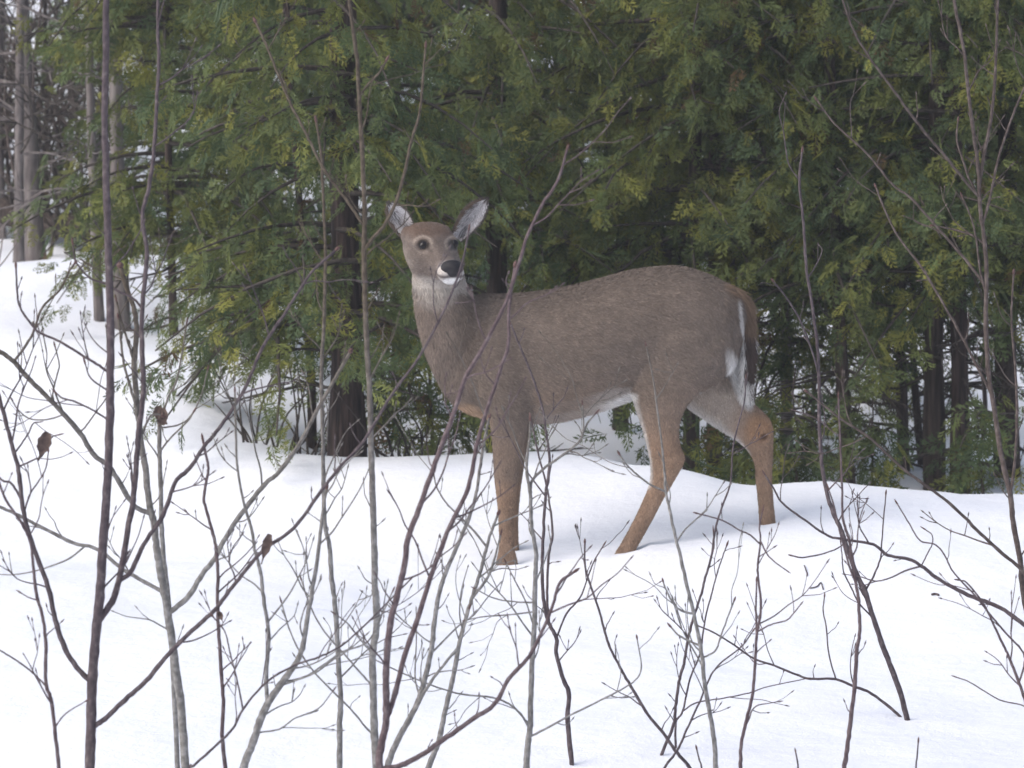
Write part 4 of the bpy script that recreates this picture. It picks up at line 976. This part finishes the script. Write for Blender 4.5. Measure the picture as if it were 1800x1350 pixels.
u.branch([(427, 1247), (418, 1200), (405, 1150), (395, 1110), (375, 1085)], 1.9, 1.3, 2)
# grey sapling pair before the forelegs
w = S('grey sapling leaning right below the deer\'s chest, knotted and twiggy', 'bark_grey', 11.1, [(680, 1352), (699, 1301), (726, 1252), (742, 1210), (757, 1150), (763, 1097), (770, 1052), (783, 1008), (806, 954), (828, 901), (838, 861), (846, 808), (852, 768), (860, 735)], 6.8, 2.4, 11, twigs=14)
w.branch([(722, 1262), (757, 1199), (788, 1159), (808, 1130), (825, 1070)], 4.0, 2.0, 5)
v = S('grey sapling leaning right towards the deer\'s front hoof', 'bark_grey', 11.4, [(752, 1352), (770, 1306), (783, 1248), (797, 1186), (810, 1119), (826, 1061), (841, 1017), (852, 975), (863, 937), (875, 905)], 6.2, 2.6, 12, twigs=9)
v.branch([(855, 962), (830, 930), (806, 906), (785, 885), (768, 857), (762, 830)], 2.4, 1.5, 4)
v.branch([(830, 1050), (859, 1012), (872, 972), (880, 940)], 3.4, 1.8, 3)
i_ = S('grey-green sapling in front of the deer\'s foreleg', 'bark_grey', 11.3, [(925, 1352), (928, 1306), (932, 1274), (934, 1194), (939, 1106), (941, 1017), (942, 970), (935, 930), (932, 870), (927, 835), (926, 810), (931, 770), (932, 740)], 7.2, 2.2, 13, twigs=9)
i_.branch([(932, 872), (936, 844), (962, 819), (991, 799), (1015, 780), (1024, 765), (1032, 745), (1046, 728)], 3.2, 1.8, 4)
i_.branch([(1024, 765), (1026, 745), (1024, 712)], 2.0, 1.5, 2)
i_.branch([(937, 1298), (967, 1277), (1003, 1257), (1057, 1230), (1107, 1203), (1127, 1177), (1120, 1123)], 2.8, 1.4, 4)
i_.branch([(934, 1280), (915, 1255), (890, 1235), (860, 1225), (810, 1220), (760, 1205), (700, 1180), (660, 1160)], 2.4, 1.4, 5)
i_.branch([(940, 1060), (910, 1058), (870, 1052), (835, 1035)], 2.0, 1.3, 2)
i_.branch([(938, 1080), (900, 1080), (850, 1084), (820, 1090)], 1.9, 1.3, 2)
i_.branch([(939, 1100), (925, 1060), (905, 1020), (890, 990)], 1.8, 1.2, 1)
j = S('dark two-stemmed sapling standing in the snow beside the grey-green one', 'bark_dark', None, [(1005, 1347), (998, 1267), (1000, 1220), (990, 1193), (978, 1150), (978, 1122), (965, 1095), (956, 1060), (953, 1000), (955, 940), (959, 873), (966, 809), (959, 755), (953, 716), (936, 663), (912, 604), (898, 570)], 5.4, 1.8, 14, twigs=6)
j.branch([(966, 1092), (962, 1050), (964, 983), (971, 940), (968, 900), (960, 850), (949, 809), (938, 760), (933, 735)], 3.0, 1.6, 4)
j.branch([(979, 1122), (995, 1080), (1020, 1050), (1035, 1010), (1045, 985), (1060, 960)], 2.2, 1.3, 3)
k_ = S('slender sapling rising in front of the deer\'s near hind leg', 'bark_grey', 11.6, [(1258, 1352), (1255, 1300), (1247, 1250), (1238, 1200), (1233, 1147), (1220, 1080), (1207, 1027), (1195, 973), (1187, 943), (1178, 900), (1170, 864), (1168, 831), (1163, 780), (1154, 710), (1148, 665), (1136, 609)], 5.4, 1.5, 15, twigs=6)
k_.branch([(1218, 1078), (1195, 1072), (1183, 1060), (1170, 1035), (1166, 1023)], 2.6, 1.7, 2)
k_.branch([(1225, 1132), (1195, 1118), (1180, 1103)], 2.4, 1.6, 0)
k_.branch([(1237, 1157), (1258, 1143), (1268, 1115), (1290, 1057)], 2.2, 1.7, 2)
k_.branch([(1168, 866), (1140, 850), (1115, 830), (1100, 815), (1090, 800)], 2.2, 1.6, 2)
l1 = S('clump of thin dark stems under the deer\'s belly, the straight tall stem', 'bark_dark', None, [(1162, 1329), (1183, 1277), (1187, 1250), (1193, 1200), (1202, 1167), (1210, 1120), (1220, 1083), (1233, 1043), (1240, 1015), (1250, 980), (1257, 933), (1268, 895), (1284, 848), (1288, 790), (1297, 748), (1308, 707), (1311, 665)], 3.6, 1.4, 16, twigs=5, group='thin stems below the deer')
l1.branch([(1250, 982), (1255, 960), (1254, 935)], 1.8, 1.3, 1)
l2 = S('thin twiggy stem close beside the straight tall one', 'bark_dark', None, [(1188, 1318), (1188, 1270), (1200, 1250), (1213, 1193), (1230, 1150), (1240, 1087), (1250, 1047), (1260, 1010), (1268, 985), (1277, 960)], 2.6, 1.4, 17, twigs=7, group='thin stems below the deer')
l2.branch([(1200, 1250), (1225, 1235), (1273, 1227), (1317, 1218), (1350, 1207), (1417, 1193)], 1.8, 1.2, 2)
l3 = S('thin dark stem leaning far to the left across the other thin stems', 'bark_dark', 11.7, [(1214, 1352), (1190, 1323), (1167, 1290), (1140, 1257), (1113, 1213), (1090, 1173), (1070, 1133), (1057, 1087), (1043, 1043), (1033, 1013), (1028, 990), (1028, 955)], 3.8, 1.7, 18, twigs=6, group='thin stems below the deer')
l4 = S('thin dark stem leaning right, crossing the left-leaning one low down', 'bark_dark', 11.65, [(1167, 1352), (1190, 1320), (1207, 1283), (1230, 1233), (1250, 1187), (1270, 1163), (1303, 1137), (1323, 1110)], 2.8, 1.4, 19, twigs=5, group='thin stems below the deer')
m_ = S('purple slender sapling right of the deer\'s near hind leg', 'bark_purple', 11.3, [(1302, 1352), (1303, 1307), (1313, 1263), (1323, 1220), (1327, 1167), (1330, 1117), (1337, 1080), (1337, 1050), (1333, 1017), (1332, 993), (1337, 950), (1335, 925), (1340, 900)], 4.0, 1.5, 20, twigs=5)
m_.branch([(1330, 1115), (1329, 1070), (1330, 1022)], 2.4, 1.8, 0)
m_.branch([(1331, 1113), (1355, 1098), (1383, 1090), (1395, 1078), (1407, 1063)], 1.9, 1.3, 1)
m_.branch([(1336, 955), (1318, 940), (1300, 932), (1270, 915), (1228, 903)], 1.8, 1.4, 1)
m_.branch([(1336, 952), (1349, 975), (1365, 990), (1383, 1003)], 1.7, 1.3, 0)
n_ = S('thin dark stem arching left from the snow beside the slanting sapling', 'bark_dark', None, [(1583, 1261), (1555, 1236), (1528, 1217), (1502, 1207), (1469, 1194), (1424, 1193), (1398, 1185), (1361, 1170), (1324, 1157), (1285, 1130), (1253, 1111), (1227, 1100)], 3.2, 1.6, 21, twigs=5)
n_.branch([(1466, 1192), (1457, 1150), (1452, 1100), (1447, 1075), (1449, 1050)], 1.7, 1.3, 1)
o_ = S('dark sapling slanting left out of the snow at the right', 'bark_dark', None, [(1595, 1266), (1576, 1198), (1557, 1150), (1539, 1098), (1520, 1039), (1506, 1009), (1491, 969), (1480, 935), (1465, 902), (1453, 865), (1444, 810), (1440, 740), (1440, 680), (1437, 610), (1427, 533), (1417, 467), (1413, 400), (1405, 317), (1410, 267)], 6.2, 2.4, 22, twigs=7)
o_.branch([(1521, 1040), (1537, 1010), (1548, 980), (1550, 950), (1557, 870)], 2.4, 1.4, 2)
o_.branch([(1533, 1090), (1510, 1060), (1495, 1030), (1483, 1005), (1480, 975), (1478, 955)], 1.9, 1.3, 1)
o_.branch([(1440, 660), (1425, 610), (1405, 560), (1380, 520), (1360, 495)], 2.4, 1.6, 3)
q_ = S('purple knobbly shoot crossing the slanting dark sapling', 'bark_purple', 11.4, [(1484, 1352), (1488, 1325), (1494, 1276), (1502, 1209), (1506, 1146), (1511, 1109), (1509, 1057), (1505, 1028), (1494, 957), (1487, 931), (1481, 905), (1480, 850), (1477, 780), (1474, 700)], 5.2, 1.8, 23, twigs=6)
q_.branch([(1505, 1025), (1490, 985), (1475, 930), (1466, 890), (1457, 861)], 2.4, 1.5, 1)
p_ = S('brown sapling reaching in from the right edge with a long level limb', 'bark_dark', 12.0, [(1850, 1290), (1838, 1200), (1822, 1120), (1800, 1098), (1757, 1068), (1702, 1046), (1650, 1018), (1624, 998), (1598, 983), (1561, 976), (1535, 957), (1483, 948), (1454, 941), (1413, 913), (1376, 885), (1361, 861), (1345, 835)], 5.2, 1.6, 24, twigs=8)
p_.branch([(1618, 995), (1632, 970), (1639, 955), (1638, 940), (1628, 932)], 1.5, 1.2, 0)
p_.branch([(1490, 948), (1470, 965), (1440, 975), (1410, 980), (1393, 977)], 1.6, 1.8, 0)
r_ = S('brown sapling at the right edge slanting up left across the dark trunks', 'bark_tan', 12.1, [(1850, 1230), (1838, 1120), (1818, 1040), (1796, 1002), (1761, 972), (1717, 931), (1672, 887), (1640, 863), (1583, 820), (1533, 773), (1483, 740), (1457, 720), (1420, 690)], 4.6, 2.0, 25, twigs=6)
x_ = S('twiggy thin shoot at the right edge below the long level limb', 'bark_purple', 11.6, [(1822, 1290), (1808, 1250), (1794, 1208), (1776, 1161), (1764, 1135), (1745, 1095), (1728, 1060), (1700, 1025), (1688, 1020)], 4.0, 1.3, 26, twigs=3)
x_.branch([(1790, 1200), (1800, 1170), (1798, 1146), (1770, 1115), (1746, 1087), (1713, 1046), (1676, 1006), (1660, 975), (1643, 957), (1617, 950), (1598, 920), (1578, 887)], 2.2, 1.3, 2)
x_.branch([(1812, 1262), (1800, 1241), (1757, 1230), (1706, 1200), (1683, 1191)], 1.5, 1.2, 0)
s_ = S('tall pinkish-brown sapling at the right with many upswept limbs', 'bark_tan', 12.3, [(1825, 1240), (1812, 1120), (1798, 1035), (1794, 991), (1781, 917), (1776, 870), (1760, 800), (1750, 733), (1737, 650), (1733, 560), (1734, 480), (1730, 420), (1723, 367), (1720, 300), (1707, 200), (1693, 83), (1678, 7), (1668, -60)], 6.5, 3.2, 27, twigs=8)
s_.branch([(1722, 320), (1727, 287), (1743, 200), (1750, 117), (1754, 10), (1758, -60)], 4.0, 2.4, 4)
s_.branch([(1726, 395), (1737, 360), (1752, 290), (1767, 240), (1785, 190), (1802, 150), (1815, 110)], 3.0, 2.0, 3)
s_.branch([(1722, 350), (1708, 332), (1660, 273), (1610, 213), (1577, 167), (1537, 113), (1500, 53), (1480, -5), (1465, -50)], 3.4, 2.2, 5)
s_.branch([(1732, 500), (1700, 460), (1683, 440), (1633, 383), (1600, 347), (1567, 323), (1527, 273), (1467, 217), (1437, 177)], 3.2, 2.0, 5)
s_.branch([(1712, 345), (1702, 310), (1693, 283), (1682, 247), (1684, 213)], 2.6, 1.8, 1)
s_.branch([(1742, 690), (1715, 640), (1690, 590), (1650, 520), (1620, 470), (1597, 440), (1577, 413), (1557, 373), (1540, 330)], 3.0, 2.0, 4)
s_.branch([(1731, 425), (1705, 412), (1670, 402), (1642, 397)], 2.6, 1.8, 1)
s_.branch([(1735, 520), (1722, 470), (1716, 420), (1706, 380), (1692, 347)], 2.4, 1.8, 1)
s_.branch([(1776, 870), (1785, 800), (1788, 720), (1784, 640), (1778, 560), (1782, 480)], 3.6, 2.0, 4)
# shoots poking out of the snow along the bottom edge
for label, pts, sd in (('short bud-tipped shoot poking up at the bottom edge, right of the purple shoot', [(1610, 1352), (1612, 1330), (1614, 1306)], 61),
                       ('short bud-tipped shoot poking up at the bottom edge, left of the purple shoot', [(1403, 1352), (1402, 1340), (1399, 1324)], 62),
                       ('short bud-tipped shoot poking up at the bottom edge under the crossing stems', [(1234, 1352), (1229, 1335), (1225, 1318)], 63)):
    S(label, 'bark_dark', 11.5, pts, 1.9, 1.5, sd, twigs=0, group='short shoots in the snow')
# bits of twig and leaf lying on the snow
for label, pts, sd in (('tiny forked twig lying on open snow right of the purple sapling', [(1423, 1036), (1436, 1033), (1443, 1026), (1447, 1038)], 71),
                       ('tiny straight twig lying on the snow below the deer\'s far hind hoof', [(1414, 996), (1417, 1005), (1419, 1013)], 72),
                       ('small dark scrap of leaf lying on the snow at the right', [(1638, 1047), (1644, 1046), (1650, 1048)], 73)):
    W = [hit_ground(*p) + np.array((0, 0, 0.004)) for p in pts]
    tw = mk('fallen_twig', *tube(catmull(W, 3), np.full(3 * (len(W) - 1) + 1 if len(W) > 2 else 7, 0.0022 if sd != 73 else 0.004), 5), M['bark_dark'])
    tag(tw, label, 'twig', 'bits of twig on the snow')
# ------------------------------------------------------------------ the thin winter haze that veils the wood
hm = bpy.data.materials.new('haze'); hm.use_nodes = True; hn = hm.node_tree.nodes; hl = hm.node_tree.links
hn.remove(hn['Principled BSDF'])
pv = hn.new('ShaderNodeVolumePrincipled'); pv.inputs['Color'].default_value = (0.90, 0.92, 1.0, 1); pv.inputs['Density'].default_value = 0.0022; pv.inputs['Anisotropy'].default_value = 0.2
hl.new(pv.outputs[0], hn['Material Output'].inputs['Volume'])
X, Y0, Y1, Z0, Z1 = 130.0, -40.0, 150.0, -1.3, 13.0
hv = [(-X, Y0, Z0), (X, Y0, Z0), (X, Y1, Z0), (-X, Y1, Z0), (-X, Y0, Z1), (X, Y0, Z1), (X, Y1, Z1), (-X, Y1, Z1)]
haze = mk('haze', hv, [(3, 2, 1, 0), (4, 5, 6, 7), (0, 1, 5, 4), (1, 2, 6, 5), (2, 3, 7, 6), (3, 0, 4, 7)], hm, smooth=False, kind='stuff')
SC.cycles.volume_bounces = 0
